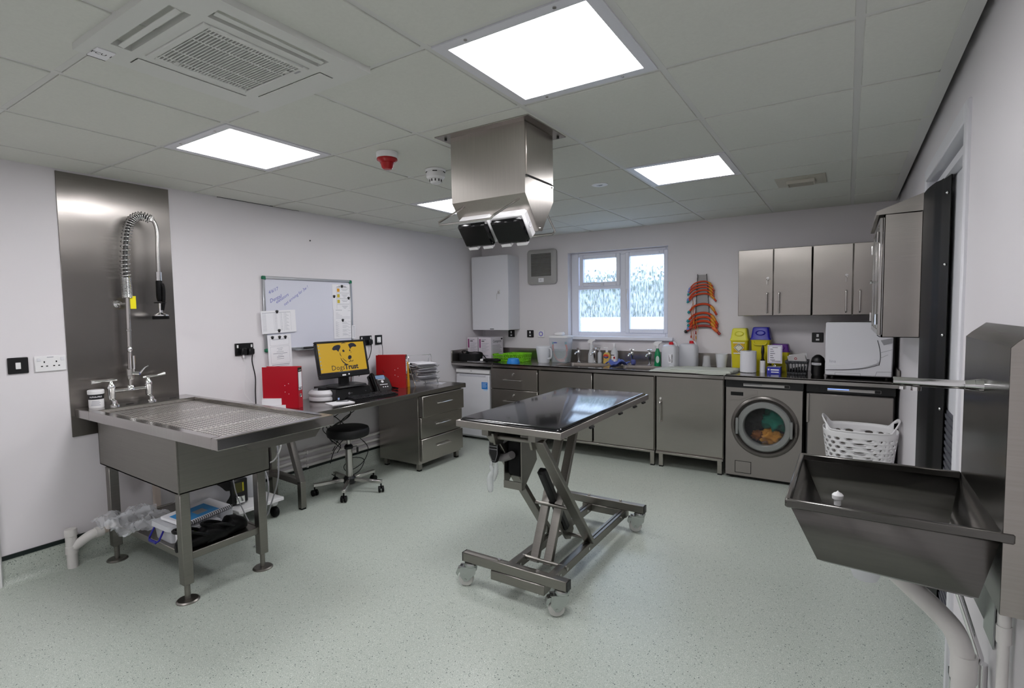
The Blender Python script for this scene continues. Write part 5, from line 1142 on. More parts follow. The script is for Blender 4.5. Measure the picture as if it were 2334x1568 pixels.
def pumphead(m_, z):
    def f(t, x, y):
        m = MB(); m.cyl((x,y,Z+z), (x,y,Z+z+.022), .013, n=12); m.cyl((x,y,Z+z+.02), (x,y,Z+z+.045), .004, n=8); m.tube([(x+.01,y,Z+z+.047),(x-.03,y-.008,Z+z+.05)], .005, 8); part(t, 'pump', m, m_)
    return f
lathe_bottle('pump_bottle', 'slim clear pump bottle with chrome pump, left of the yellow hand soap', 1.60, -.10, [(.0001,0),(.021,0),(.023,.005),(.023,.105),(.014,.118),(.0001,.118)], FROST, pumphead(CHROME, .115))
t = lathe_bottle('hand_soap', 'yellow hand soap bottle with red and dark blue label and white pump', 1.70, -.14, [(.0001,0),(.040,0),(.043,.006),(.039,.04),(.042,.09),(.03,.112),(.015,.12),(.0001,.12)], mat('amber_soap', (.85,.60,.16), .15, trans=.35), pumphead(WHITE, .118), sy=.6)
m = MB(); m.lathe([(.0001,-.1665),(.026,-.1655)], (1.70,0,Z+.07), 'y', 18, sy=.55); part(t, 'label', m, mat('label_navy', '1b2560', .4)); m = MB(); m.lathe([(.0001,-.1662),(.030,-.1652)], (1.70,0,Z+.078), 'y', 18, sy=.8); part(t, 'label_red', m, mat('label_red', 'd0402a', .4))
m = MB(); m.text('Dove', .014, WALLB(1.70,-.167,Z+.07)); part(t, 'label_name', m, PAPER)
t = lathe_bottle('disinfectant_bottle', 'white bottle with a red square on its label, right of the yellow hand soap', 1.768, -.095, [(.0001,0),(.037,0),(.039,.005),(.039,.115),(.028,.145),(.014,.16),(.013,.185),(.0001,.185)], mat('translucent_white', (.82,.83,.85), .35, trans=.3), lambda t,x,y: part(t, 'cap', MB().lathe([(.0001,Z+.18),(.015,Z+.18),(.013,Z+.20),(.008,Z+.212),(.0001,Z+.214)], (x,y,0), n=14).box(x-.018, x+.004, y-.006, y+.006, Z+.196, Z+.208, .003), WHITE))
q = arc_band((1.768,-.095), .0395, Z+.02, Z+.10, -165, -45); part(t, 'label', q, PAPER); q = arc_band((1.768,-.095), .0398, Z+.05, Z+.075, -85, -60); part(t, 'hazard_mark', q, REDD)
q = MB()
for i in range(3): b_ = arc_band((1.768,-.095), .0398, Z+.025+.006*i, Z+.028+.006*i, -140, -95+10*i); q.add(b_.v, b_.f)
b_ = arc_band((1.768,-.095), .0398, Z+.085, Z+.094, -150, -70); q.add(b_.v, b_.f); part(t, 'label_print', q, INK)
# blue cloth over the sink edge
def cloth(name, lab, m_, x0, x1, y0, y1, zf, n=(28,20), th=.003, cat='cloth'):
    m = MB(); m.sharp = 180; nu, nv = n
    vs = [zf(i/nu, j/nv, x0+(x1-x0)*i/nu, y0+(y1-y0)*j/nv) for i in range(nu+1) for j in range(nv+1)]
    m.add(vs, [(i*(nv+1)+j, (i+1)*(nv+1)+j, (i+1)*(nv+1)+j+1, i*(nv+1)+j+1) for i in range(nu) for j in range(nv)])
    o = solo(name, m, m_, lab, cat); md = o.modifiers.new('thickness', 'SOLIDIFY'); md.thickness = th; md.offset = 1; return o
cloth('cloth', 'crumpled blue cloth draped between the two inset sinks', mat('blue_cloth', '5868a8', .9, bump=.6, bscale=120), 1.80, 1.99, -.44, -.20,
    lambda u, v, x, y: (x+.02*math.sin(6*v), y+.02*math.sin(7*u), Z+.006+.022*(1+math.sin(9*u+4*v))*math.sin(PI*min(1,v*1.1+.05))**.5+.012*(1+math.sin(15*u-11*v)) if x < 1.905 else Z+.006+.022*(1+math.sin(9*u+4*v))+.012*(1+math.sin(15*u-11*v))))
m = MB(); m.box(1.985, 2.03, -.20, -.15, Z, Z+.055, .012); solo('sponge', m, mat('blue_sponge', '565d98', .9, bump=.6, bscale=150), 'small blue sponge behind the third tap', 'sponge')
def green(t, x, y):
    trigger(t, x, y, Z+.18, WHITE)
    q = MB(); q.lathe([(.0001,-.2275),(.018,-.2268)], (x+.008,0,Z+.07), 'y', 16, sy=2.0); part(t, 'label', q, mat('label_pale', 'c3d3cb', .4))
lathe_bottle('spray_bottle', 'green trigger spray bottle with white head, left of the jerrycans', 2.268, -.20, [(.0001,0),(.032,0),(.034,.01),(.028,.06),(.032,.10),(.026,.14),(.014,.17),(.013,.19),(.0001,.19)], mat('green_plastic', '0e8552', .3), green, sy=.75)
def jerry(x, y, w_, d, h, lab, capx, lettered):
    t = thing('jerrycan', lab, 'jerrycan', (x,y,Z)); p = rrect(w_, d, .03); m = MB()
    m.loft([ring(p,(x,y),Z,.94), ring(p,(x,y),Z+.012,1), ring(p,(x,y),Z+h-.04,1), ring(p,(x,y),Z+h-.012,.88), ring(p,(x,y),Z+h,.6)]); part(t, 'can', m, mat('jerrycan_plastic', (.80,.81,.86), .32, trans=.35))
    m = MB(); m.tube(smooth([(x+w_*.1,y,Z+h-.01),(x+w_*.22,y,Z+h+.02),(x+w_*.38,y,Z+h+.005),(x+w_*.44,y,Z+h-.04)]), .011, 8); part(t, 'handle', m, mat('jerrycan_plastic', (.80,.81,.86), .32, trans=.35))
    m = MB(); m.lathe([(.02,Z+h-.003),(.024,Z+h),(.022,Z+h+.026),(.0001,Z+h+.028)], (x+capx,y,0), n=18, close=True); part(t, 'cap', m, mat('cap_red', 'c81420', .35), 'red screw cap')
    if lettered:
        m = MB(); m.box(x+.0, x+.045, y-d/2-.0012, y-d/2, Z+.05, Z+.135); part(t, 'label', m, PAPER)
        m = MB(); m.text('VIRKON', .022, M4((x+.036,y-d/2-.0015,Z+.093), (0,0,-1), (1,0,0), (0,-1,0)), bold=.0006)
        for i in range(3): m.box(x+.006+.007*i, x+.009+.007*i, y-d/2-.0016, y-d/2-.0012, Z+.06, Z+.125-.02*i)
        part(t, 'label_print', m, INK)
jerry(2.41, -.25, .145, .15, .225, 'square white jerrycan with red cap and black vertical lettering', .01, True); jerry(2.555, -.13, .175, .13, .232, 'larger cloudy jerrycan with red cap, behind and right of the lettered one', .03, False)
m = MB(); m.lathe([(.040,Z+.013),(.029,Z+.118),(.026,Z+.12),(.0001,Z+.12),(.0001,Z+.112),(.024,Z+.112),(.038,Z+.013)], (2.735,-.17,0), n=24); solo('drinking_glass', m, CLEAR, 'clear glass upside down on the folded towel', 'glass')
m = MB(); m.lathe([(.0001,Z+.013),(.042,Z+.013),(.055,Z+.14),(.053,Z+.14),(.041,Z+.018),(.0001,Z+.017)], (2.872,-.17,0), n=24); solo('beaker', m, FROST, 'cloudy plastic beaker standing left of the yellow waste bin', 'beaker')
TOW = mat('grey_towel', 'b9bdb4', .95, bump=.8, bscale=220)
m = MB(); m.sharp = 60
prof = []
for k, (dx0, dx1, z0) in enumerate(((2.33,3.00,.001),(2.42,3.03,.009),(2.50,3.045,.018))):
    vs = []; nu, nv = 30, 10
    for i in range(nu+1):
        for j in range(nv+1):
            u, v = i/nu, j/nv; x = dx0+(dx1-dx0)*u; y = -.655+.03*k+.02*math.sin(5*u+k)-(.012 if k == 1 else 0) + (.40-.05*k-.18*(u < .15)*(1-u/.15))*v
            zz = Z+z0+.002*math.sin(14*u+k)+.002*math.sin(9*v)
            if v < .12 : zz += -.004
            vs.append((x, y, zz))
    m.add(vs, [(i*(nv+1)+j, (i+1)*(nv+1)+j, (i+1)*(nv+1)+j+1, i*(nv+1)+j+1) for i in range(nu) for j in range(nv)])
m.tube([(3.02,-.62,Z+.010),(3.04,-.45,Z+.011),(3.045,-.27,Z+.011)], .0095, 8)
o = solo('towel', m, TOW, 'grey-green towel folded flat along the worktop edge', 'towel'); md = o.modifiers.new('thickness', 'SOLIDIFY'); md.thickness = .007; md.offset = 1
m = MB(); m.lathe([(.0001,0),(.022,.001),(.026,.008),(.022,.014),(.0001,.012)], (2.47,-.42,Z+.028), n=16); solo('medicine_cup', m, CLEAR, 'small clear cap lying on the towel in front of the jerrycans', 'cap')
# clinical waste bins
def bin_(x, y, w_, h, lab, body, lid, sticker, handle):
    t = thing('waste_bin', lab, 'waste bin', (x,y,Z)); d = w_*.95; m = MB(); p = rrect(w_, d, .02)
    m.loft([ring(p,(x,y),Z,.80), ring(p,(x,y),Z+h*.70,.97), ring(p,(x,y),Z+h*.70,1.04), ring(p,(x,y),Z+h*.72,1.04)]); part(t, 'bin_body', m, body)
    m = MB(); m.loft([ring(p,(x,y),Z+h*.715,1.07), ring(p,(x,y),Z+h*.745,1.06), ring(p,(x,y),Z+h*.77,.98), ring(p,(x,y),Z+h*.97,.84), ring(p,(x,y),Z+h,.76)]); l_ = part(t, 'lid', m, lid)
    yf = y-d/2
    q = MB(); q.lathe([(.030,0),(.036,-.004),(.042,0)], (0,0,0), 'y', 22, sy=.55); q.xf(Matrix.Translation((x,yf+.004,Z+h*.875)) @ Euler((R(-14),0,0)).to_matrix().to_4x4()); part(l_, 'hatch_ring', q, lid)
    if sticker:
        q = MB(); q.box(x-.045, x+.045, yf-.0, yf+.004, Z+h*.40, Z+h*.66); q.xf(Matrix.Translation((0,-.0015,0))); part(t, 'sticker', q, mat('sticker_amber', 'c9a010', .4))
        q = MB(); s_ = .044; q.prism([(x-s_,Z+h*.54),(x,Z+h*.54-s_),(x+s_,Z+h*.54),(x,Z+h*.54+s_)], 'y', yf-.0025, yf-.0015); q.box(x-.05,x+.05,yf-.0022,yf-.0012,Z+h*.645,Z+h*.67); q.box(x-.045,x+.05,yf-.0022,yf-.0012,Z+h*.39,Z+h*.42); part(t, 'sticker_white', q, mat('label_grey', 'd8d6c4', .4))
        q = MB()
        for a, b in (((-1,0),(0,-1)),((0,-1),(1,0)),((1,0),(0,1)),((0,1),(-1,0))): q.beam((x+a[0]*.036,yf-.0028,Z+h*.54+a[1]*.036), (x+b[0]*.036,yf-.0028,Z+h*.54+b[1]*.036), .001, .004, bev=0)
        q.tube([(x+.007*math.cos(a), yf-.003, Z+h*.54+.02+.006*math.sin(a)) for a in [2*PI*i/12 for i in range(12)]], .0012, 5, True); part(t, 'hazard_diamond', q, INK)
    if handle:
        q = MB(); q.tube(smooth([(x-.055,yf+.006,Z+h*.68),(x-.05,yf-.006,Z+h*.63),(x-.03,yf-.008,Z+h*.60),(x+.03,yf-.008,Z+h*.60),(x+.05,yf-.006,Z+h*.63),(x+.055,yf+.006,Z+h*.68)], 4), .006, 6); part(t, 'handle', q, body)
    return t
bin_(3.035, -.17, .150, .385, 'all-yellow clinical waste bin with a hazard diamond sticker', YEL, mat('yellow_lid', 'd3cf3a', .42), True, False)
bin_(3.212, -.15, .162, .395, 'yellow clinical waste bin with a dark blue lid', YEL, mat('lid_blue', '23209a', .35), False, True)
bin_(3.37, -.15, .155, .245, 'small yellow clinical waste bin with a purple lid, behind the laminated sign', YEL, mat('lid_purple', '5a2a80', .35), False, False)
t = thing('paper_roll', 'big white paper towel roll standing in front of the yellow bins', 'paper roll', (3.135, -.37, Z))
m = MB(); m.lathe([(.022,Z+.19),(.066,Z+.19),(.067,Z+.187),(.067,Z+.003),(.022,Z)], (3.135,-.37,0), n=36); part(t, 'roll', m, mat('tissue', 'd6d6dc', .9, bump=.4, bscale=90)); m = MB(); m.cyl((3.135,-.37,Z+.1), (3.135,-.37,Z+.189), .021, n=16); part(t, 'core', m, BLACKM)
m = MB(); vs = []
for i in range(13):
    a = R(-150+10*i); r_ = .069+.004*(i/12); vs += [(3.135+r_*math.cos(a), -.37+r_*math.sin(a), Z+.005+.004*math.sin(3*i)), (3.135+r_*math.cos(a), -.37+r_*math.sin(a), Z+.188-.006*math.sin(2.1*i))]
m.add(vs, [(2*i,2*i+1,2*i+3,2*i+2) for i in range(12)]); part(t, 'loose_sheet', m, mat('tissue', 'd6d6dc', .9, bump=.4, bscale=90))
t = thing('lint_roller', 'upright lint roller with black handle and white roll', 'lint roller', (3.247, -.33, Z))
m = MB(); m.lathe([(.0001,Z),(.023,Z),(.023,Z+.105),(.0001,Z+.105)], (3.247,-.33,0), n=22); part(t, 'adhesive_roll', m, WHITE); m = MB(); m.lathe([(.02,Z+.105),(.017,Z+.112),(.011,Z+.118),(.010,Z+.15),(.014,Z+.18),(.012,Z+.22),(.008,Z+.228),(.007,Z+.24),(.0001,Z+.242)], (3.247,-.33,0), n=16); part(t, 'handle', m, BLACK)
t = thing('sign_holder', 'small laminated notice in a clip stand in front of the purple-lidded bin', 'sign', (3.345, -.34, Z))
m = MB(); m.tube([(3.335,-.34,Z+.062),(3.345,-.34,Z+.075),(3.355,-.34,Z+.062)], .003, 6); m.tube([(3.345,-.34,Z+.07),(3.345,-.34,Z+.09)], .003, 6); m.lathe([(.0001,Z+.06),(.024,Z+.06),(.024,Z+.064),(.0001,Z+.066)], (3.345,-.34,0), n=18); part(t, 'stand', m, CHROME)
m = MB(); m.box(3.287, 3.402, -.343, -.341, Z+.085, Z+.245, .0004); part(t, 'laminate', m, mat('laminate', 'e2e0e8', .12, coat=.5)); m = MB()
for q in ((3.293,3.396,Z+.236,Z+.239),(3.293,3.396,Z+.092,Z+.095),(3.293,3.296,Z+.092,Z+.239),(3.393,3.396,Z+.092,Z+.239)): m.box(q[0],q[1],-.3436,-.3431,q[2],q[3])
part(t, 'border', m, mat('violet_border', '5a4a90', .5)); m = MB(); m.box(3.325,3.367,-.3436,-.3431,Z+.222,Z+.226)
for i in range(6): m.box(3.308, 3.33+.008*(i % 3), -.3436, -.3431, Z+.207-.019*i, Z+.211-.019*i)
m.box(3.32,3.39,-.3436,-.3431,Z+.102,Z+.106); part(t, 'print', m, INK)
t = thing('glove_box', 'flat blue and white carton under the laminated notice', 'box', (3.345, -.37, Z)); 
part(t, 'carton', B(3.292, 3.398, -.42, -.31, Z, Z+.058, .001), mat('carton_blue', '20289a', .4)); m = MB(); m.box(3.322, 3.386, -.4206, -.4202, Z+.030, Z+.041)
m.box(3.325, 3.385, -.4206, -.4202, Z+.012, Z+.020); m.box(3.300, 3.312, -.4206, -.4202, Z+.03, Z+.045); part(t, 'print', m, PAPER); part(t, 'top_panel', B(3.294, 3.396, -.418, -.312, Z+.0585, Z+.0592), MIDG)
basket(3.435, 3.60, -.42, -.20, .115, 'dark grey slotted plastic basket holding envelopes', 7, mat('basket_grey', '3c3e41', .45), 'storage_basket', 'basket', 1)
for i, (m_, lb) in enumerate(((mat('envelope','b9b6b6',.6),'grey printed envelope leaning in the dark grey basket'),(PAPER,'white envelope in the dark grey basket, behind the printed one'))):
    m = MB(); m.box(-.06, .075, -.002, .002, .0, .11); m.xf(Matrix.Translation((3.52,-.30+.04*i,Z+.055)) @ Euler((R(-8),R(-14+6*i),0)).to_matrix().to_4x4()); o_ = solo('envelope', m, m_, lb, 'envelope')
    if not i:
        m = MB(); m.lathe([(.006,-.0028),(.011,-.003),(.011,-.0026)], (.0,0,.075), 'y', 14); m.xf(Matrix.Translation((3.52,-.30,Z+.055)) @ Euler((R(-8),R(-14),0)).to_matrix().to_4x4()); part(o_, 'stamp', m, REDD)
t = thing('black_canister', 'round black canister with a white label strip, left of the steriliser', 'canister', (3.672, -.35, Z))
m = MB(); m.lathe([(.0001,Z),(.044,Z),(.05,Z+.02),(.05,Z+.10),(.052,Z+.115),(.045,Z+.145),(.025,Z+.165),(.012,Z+.172),(.0001,Z+.173)], (3.672,-.35,0), n=28); part(t, 'body', m, BLACK); q = arc_band((3.672,-.35), .0518, Z+.088, Z+.106, -150, -60); part(t, 'label', q, PAPER); q = arc_band((3.672,-.35), .0521, Z+.094, Z+.100, -140, -72); part(t, 'label_print', q, GREY)
# steriliser
t = thing('bench_steriliser', 'large white bench-top steriliser with curved front in the corner of the worktop', 'steriliser', (3.94, -.28, Z))
a0, a1, z0, z1 = 3.728, 4.172, Z+.022, 1.352; yf = -.50
part(t, 'casing', B(a0+.004, 4.185, -.47, -.06, Z+.012, z1-.006, .008), BLACK); m = MB(); m.box(a0, a1, yf, -.465, z0, z1, .008); part(t, 'front', m, WHITEG)
m = MB(); P = [(a0+.02,z0+.085)]+[(a0+.33*f, z0+.085+.055*f**2) for f in (.2,.4,.6,.8,1)]; Q = [(a0+.345,z0+.105),(a0+.26,z0+.07),(a0+.14,z0+.052),(a0+.0,z0+.045)]
m.prism(P+[(a0+.352,z0+.12)]+Q, 'y', yf-.014, yf+.002); part(t, 'door_lip', m, WHITEG)
m = MB(); vs = smooth([(a0+.345,yf-.0015,z0+.285),(a0+.36,yf-.0015,z0+.22),(a0+.366,yf-.0015,z0+.15),(a0+.358,yf-.0015,z0+.09)], 5); m.tube(vs, .0022, 6); m.tube(smooth([(a0+.0,yf-.0015,z0+.043),(a0+.14,yf-.0015,z0+.048),(a0+.26,yf-.0015,z0+.062),(a0+.352,yf-.0015,z0+.092)], 5), .0018, 6); m.tube([(a0+.36,yf,z0+.31),(a0+.34,yf,z0+.325)], .003, 6)
part(t, 'door_gap', m, INK); m = MB(); m.tube([(a0+.368,yf-.0005,z0+.19),(a1-.004,yf-.0005,z0+.215)], .001, 5); m.tube([(a0+.37,yf-.0005,z0+.15),(a1-.03,yf-.0005,z0+.175)], .001, 5); m.tube([(a0+.345,yf-.0005,z0+.04),(a1-.004,yf-.0005,z0+.042)], .0012, 5); m.tube([(a0+.345,yf-.0005,z0+.04),(a0+.335,yf-.0005,z0+.004)], .001, 5)
for q in ((a0+.07,z0+.0,z0+.022),(a0+.24,z0+.0,z0+.022)): m.tube([(q[0],yf-.0005,q[1]),(q[0],yf-.0005,q[2])], .001, 5)
m.tube([(a0+.07,yf-.0005,z0+.022),(a0+.24,yf-.0005,z0+.022)], .001, 5); part(t, 'panel_lines', m, GREY)
m = MB(); m.prism([(a0+.365,z0+.285),(a1-.003,z0+.305),(a1-.003,z0+.265),(a0+.385,z0+.248)], 'y', yf-.002, yf+.001); part(t, 'control_panel', m, MIDG); m = MB(); m.text('lina', .034, WALLB(a0+.052,yf-.0006,z0+.112)); part(t, 'lettering', m, mat('ink_pale', 'a9a8b4', .5))
for x in (a0+.05, 4.14):
    for y in (-.44, -.10):
        m = MB(); m.cyl((x,y,Z), (x,y,Z+.014), .015, n=10); part(t, 'foot', m, BLACK)
# ================================================================ operating table in the middle of the room
t = thing('operating_table', 'mobile steel operating table with black padded top on a scissor lift and four castors', 'operating table', (2.5, -2.75, 0))
OT = .93; a0, a1, b0, b1 = 2.20, 2.80, -3.36, -2.12
m = MB(); m.box(a0, a1, b0, b1, OT-.034, OT-.001, .003); part(t, 'top_tray', m, STEEL)
PADM = mat('black_pad', '0b0b0e', .085, spec=.8, bump=.02, bscale=7)
m = MB(); p = rrect(a1-a0-.024, b1-b0-.024, .02, 4); c = (2.5, (b0+b1)/2); m.loft([ring(p,c,OT-.0005), ring(p,c,OT+.004), ring(p,c,OT+.010,.985), ring(p,c,OT+.012,.96)]); m.sharp = 60; part(t, 'pad', m, PADM, 'glossy black pad')
for y in (-3.02, -2.62, -2.38, -2.22): m = MB(); m.box(a1-.008, a1+.006, y-.022, y+.022, OT-.045, OT-.034, .002); part(t, 'strap_clip', m, BLACK)
m = MB(); m.box(2.34, 2.38, -3.33, -2.2, OT-.07, OT-.034, .002); m.box(2.61, 2.65, -3.33, -2.2, OT-.07, OT-.034, .002); part(t, 'top_rails', m, STEELD)
for x, lb in ((2.632,None),(2.362,None)):
    part(t, 'scissor_arm', MB().beam((x,-3.27,OT-.075), (x,-2.685,.135), .026, .062, (1,0,0), .003), STEELD)
for x in (2.535, 2.452):
    part(t, 'scissor_arm', MB().beam((x,-3.015,.105), (x,-2.645,OT-.075), .028, .05, (1,0,0), .003), STEELD)
for (x0, x1, y, z, r_) in ((2.37,2.63,-2.89,.39,.010),(2.38,2.63,-3.015,.122,.011),(2.37,2.63,-2.685,.15,.010),(2.36,2.64,-3.262,OT-.085,.012),(2.40,2.60,-2.65,OT-.085,.010)):
    m = MB(); m.cyl((x0,y,z), (x1,y,z), r_, n=12); m.cyl((x1,y,z), (x1+.022,y,z), r_*.8, n=8); part(t, 'axle', m, STEELD)
m = MB(); m.prism([(-3.31,OT-.06),(-3.2,OT-.06),(-3.02,OT-.06),(-3.24,OT-.125),(-3.29,OT-.12)], 'x', 2.60, 2.612); m.prism([(-3.31,OT-.06),(-3.02,OT-.06),(-3.24,OT-.125),(-3.29,OT-.12)], 'x', 2.385, 2.397); part(t, 'pivot_bracket', m, STEELD)
m = MB(); m.prism([(-2.86,.30),(-2.70,.34),(-2.62,.16),(-2.66,.11),(-2.72,.13)], 'x', 2.49, 2.50); part(t, 'actuator_plate', m, STEELD); part(t, 'actuator', MB().beam((2.495,-2.72,.2), (2.495,-3.0,.62), .05, .05, (1,0,0), .012), BLACK)
for x in (2.378, 2.622):
    m = MB(); m.box(x-.022, x+.022, -3.235, -2.105, .082, .132, .003); r_ = part(t, 'base_rail', m, STEELD)
    part(r_, 'slot', B(x-.004, x+.004, -2.75, -2.14, .1315, .1325), BLACKM)
    for y in (-3.08, -3.0, -2.72, -2.2):
        m = MB(); m.cyl((x+.022,y,.107), (x+.026,y,.107), .009, n=10); part(r_, 'bolt', m, SATIN)
for y in (-3.235, -2.105):
    m = MB(); m.box(2.145, 2.768, y-.022, y+.022, .133, .183, .003); bm_ = part(t, 'cross_beam', m, STEELD)
    part(bm_, 'end_cap', B(2.768, 2.773, y-.022, y+.022, .133, .183, .002), BLACK); part(bm_, 'end_cap', B(2.14, 2.145, y-.022, y+.022, .133, .183, .002), BLACK)
    part(t, 'spacer_block', B(2.33, 2.65, y-.026, y+.04 if y < -3 else y+.024, .083, .1325, .003), STEELD)
    for x in (2.37, 2.60):
        m = MB(); m.cyl((x,y,.183), (x,y,.192), .010, n=6); m.cyl((x,y,.065), (x,y,.083), .009, n=8); part(bm_, 'bolt', m, CHROME)
TYRE = mat('nylon_wheel', 'c4c3bf', .35)
for x, y, a in ((2.185,-3.235,205),(2.735,-3.235,215),(2.735,-2.105,200),(2.185,-2.105,170)):
    q = Vector((math.cos(R(a)), math.sin(R(a)), 0)); s_ = Vector((-q.y, q.x, 0)); o_ = Vector((x,y,0))+q*.028
    m = MB(); m.lathe([(.016,.133),(.034,.131),(.038,.122),(.036,.114),(.028,.108),(.0001,.107)], (x,y,0), n=24)
    for sg in (-1, 1):
        b_ = s_*(.021*sg); P = [Vector((x,y,.11))-q*.03, Vector((x,y,.11))+q*.055, o_+q*.03+Vector((0,0,.062)), o_+q*.008+Vector((0,0,.032)), o_-q*.012+Vector((0,0,.032)), Vector((x,y,.075))-q*.026]
        n = len(P); m.add([p+b_ for p in P]+[p+b_*1.18 for p in P], [tuple(range(n)), tuple(range(n, 2*n))]+[(i, (i+1) % n, n+(i+1) % n, n+i) for i in range(n)])
    m.add([Vector((x,y,.108))-q*.03+s_*.022, Vector((x,y,.108))+q*.06+s_*.022, Vector((x,y,.108))+q*.06-s_*.022, Vector((x,y,.108))-q*.03-s_*.022, Vector((x,y,.111))-q*.03+s_*.022, Vector((x,y,.111))+q*.06+s_*.022, Vector((x,y,.111))+q*.06-s_*.022, Vector((x,y,.111))-q*.03-s_*.022], [(0,1,2,3),(4,5,6,7),(0,1,5,4),(1,2,6,5),(2,3,7,6),(3,0,4,7)])
    ca = part(t, 'castor', m, ZINC)
    m = MB(); w_ = MB(); prof = [(.0001,-.014),(.03,-.015),(.038,-.013),(.041,-.007),(.041,.007),(.038,.013),(.03,.015),(.0001,.014)]
    w_.lathe(prof, (0,0,0), 'y', 28); w_.xf(M4((o_.x,o_.y,.041), q, s_, (0,0,1))); part(ca, 'wheel', w_, TYRE)
    w_ = MB(); w_.tube([o_+s_*.027+Vector((0,0,.041)), o_-s_*.027+Vector((0,0,.041))], .007, 8); part(ca, 'wheel_axle', w_, ZINC)
    w_ = MB(); w_.prism([(.045,.104),(.072,.098),(.082,.075),(.072,.058),(.064,.075),(.05,.088)], 'y', -.019, .019); w_.xf(M4((x,y,0), q, s_, (0,0,1))); part(ca, 'brake_pedal', w_, ZINC)
    w_ = MB(); w_.box(.045, .06, -.009, .009, .104, .1125, .001); w_.xf(M4((x,y,0), q, s_, (0,0,1))); part(ca, 'brake_slot', w_, BLACK)
# carrier under the head end, with battery
CARP = [(-3.20,.868),(-3.08,.868),(-3.045,.69),(-3.185,.565),(-3.20,.565)]
m = MB(); m.prism(CARP, 'x', 2.488, 2.494); m.prism(CARP, 'x', 2.384, 2.389); m.box(2.384, 2.494, -3.203, -3.197, .565, .605); m.box(2.384, 2.494, -3.2, -3.17, .565, .569); part(t, 'battery_carrier', m, STEELD)
m = MB(); m.box(2.394, 2.484, -3.185, -3.08, .625, .85, .012); part(t, 'battery', m, RUBBER)
m = MB(); m.tube(smooth([(2.40,-3.19,.83),(2.36,-3.21,.80),(2.315,-3.2,.77),(2.325,-3.2,.725),(2.38,-3.20,.72),(2.42,-3.21,.735),(2.45,-3.22,.75)]), .02, 10); part(t, 'grey_hose', m, mat('grey_wrap', '6f6c6c', .5))
t = thing('hand_control', 'black hand control with pale outline hanging under the near end of the operating table', 'remote control', (2.35, -3.23, .70))
m = MB(); P = [(2.322,.745),(2.326,.845),(2.336,.856),(2.374,.852),(2.380,.842),(2.378,.745),(2.364,.703),(2.342,.702)]; m.prism(P, 'y', -3.245, -3.222); part(t, 'body', m, BLACK)
m = MB(); Q = [Vector((x,-3.2465,z)) for x, z in P]; c_ = sum(Q, Vector())/8; Q = [c_+(q-c_)*.9 for q in Q]; m.tube(Q, .0011, 5, True); m.box(2.327, 2.375, -3.247, -3.245, .785, .7875); m.box(2.327, 2.375, -3.247, -3.245, .770, .7725); part(t, 'outline', m, MIDG)
m = MB(); m.tube(smooth([(2.35,-3.232,.852),(2.355,-3.225,.875),(2.37,-3.2,OT-.05)]), .006, 6); part(t, 'strap', m, BLACK)
m = MB(); m.sharp = 180; m.tube(smooth([(2.335,-3.235,.705),(2.328,-3.235,.68),(2.335,-3.235,.65),(2.322,-3.235,.62),(2.32,-3.235,.575),(2.322,-3.235,.54)]), [.008,.010,.008,.010,.011,.009,.010,.012,.011,.013,.012,.011,.013,.015,.014,.015,.016,.015,.016,.017,.016,.017,.017,.016,.017,.016,.015,.015,.014,.012,.009], 9)
m.tube(smooth([(2.355,-3.23,.705),(2.356,-3.23,.67),(2.35,-3.23,.635),(2.34,-3.23,.60)]), [.006,.009,.008,.010,.009,.012,.011,.013,.012,.014,.013,.014,.011,.012,.010,.009,.008,.007,.006], 9)
solo('plastic_bag', m, mat('poly_film', (.9,.91,.93), .25, trans=.7, ior=1.1), 'twisted clear plastic bag hanging below the hand control', 'plastic bag')

# ================================================================ ceiling hood with socket boxes
t = thing('ceiling_hood', 'brushed steel service hood hanging from the ceiling with two black-lidded socket boxes', 'hood', (2.4, -3.2, 1.86))
part(t, 'flange', B(2.127, 2.668, -3.388, -3.018, H-.009, H-.003, .001), STEEL)
m = MB(); m.sharp = 20; m.prism([(-3.338,H-.009),(-3.338,2.02),(-3.215,1.862),(-3.185,1.862),(-3.065,2.02),(-3.065,H-.009)], 'x', 2.19, 2.618); part(t, 'casing', m, steel_mat('hood_steel', (.44,.41,.38), .30, .6, (40,40,1), .25))
m = MB(); m.box(2.618, 2.6205, -3.325, -3.078, 2.105, H-.014, .001); m.xf(Matrix.Identity(4)); part(t, 'access_panel', m, MC['hood_steel']); m = MB(); m.box(2.6185, 2.621, -3.332, -3.07, 2.098, 2.103); part(t, 'panel_gap', m, BLACKM)
for y, z in ((-3.325,2.095),(-3.075,2.09),(-3.2,1.875)): m = MB(); m.cyl((2.618,y,z), (2.622,y,z), .004, n=8); part(t, 'screw', m, CHROME)
for x, y in ((2.165,-3.345),(2.64,-3.05)): m = MB(); m.cyl((x,y,H-.018), (x,y,H-.009), .007, n=8); part(t, 'screw', m, BLACK)
for s_, y0, y1 in ((-1,-3.322,-3.50),(1,-3.085,-2.92)):
    m = MB(); m.tube([(2.255,y0,2.0),(2.235,y1,1.90),(2.245,y1,1.888),(2.535,y1,1.888),(2.55,y1,1.90),(2.575,y0,2.0)], .0055, 8); part(t, 'guard_rail', m, SATIN)
nrm = Vector((0,-.158,-.123)).normalized(); upv = Vector((0,-.123,.158)).normalized()
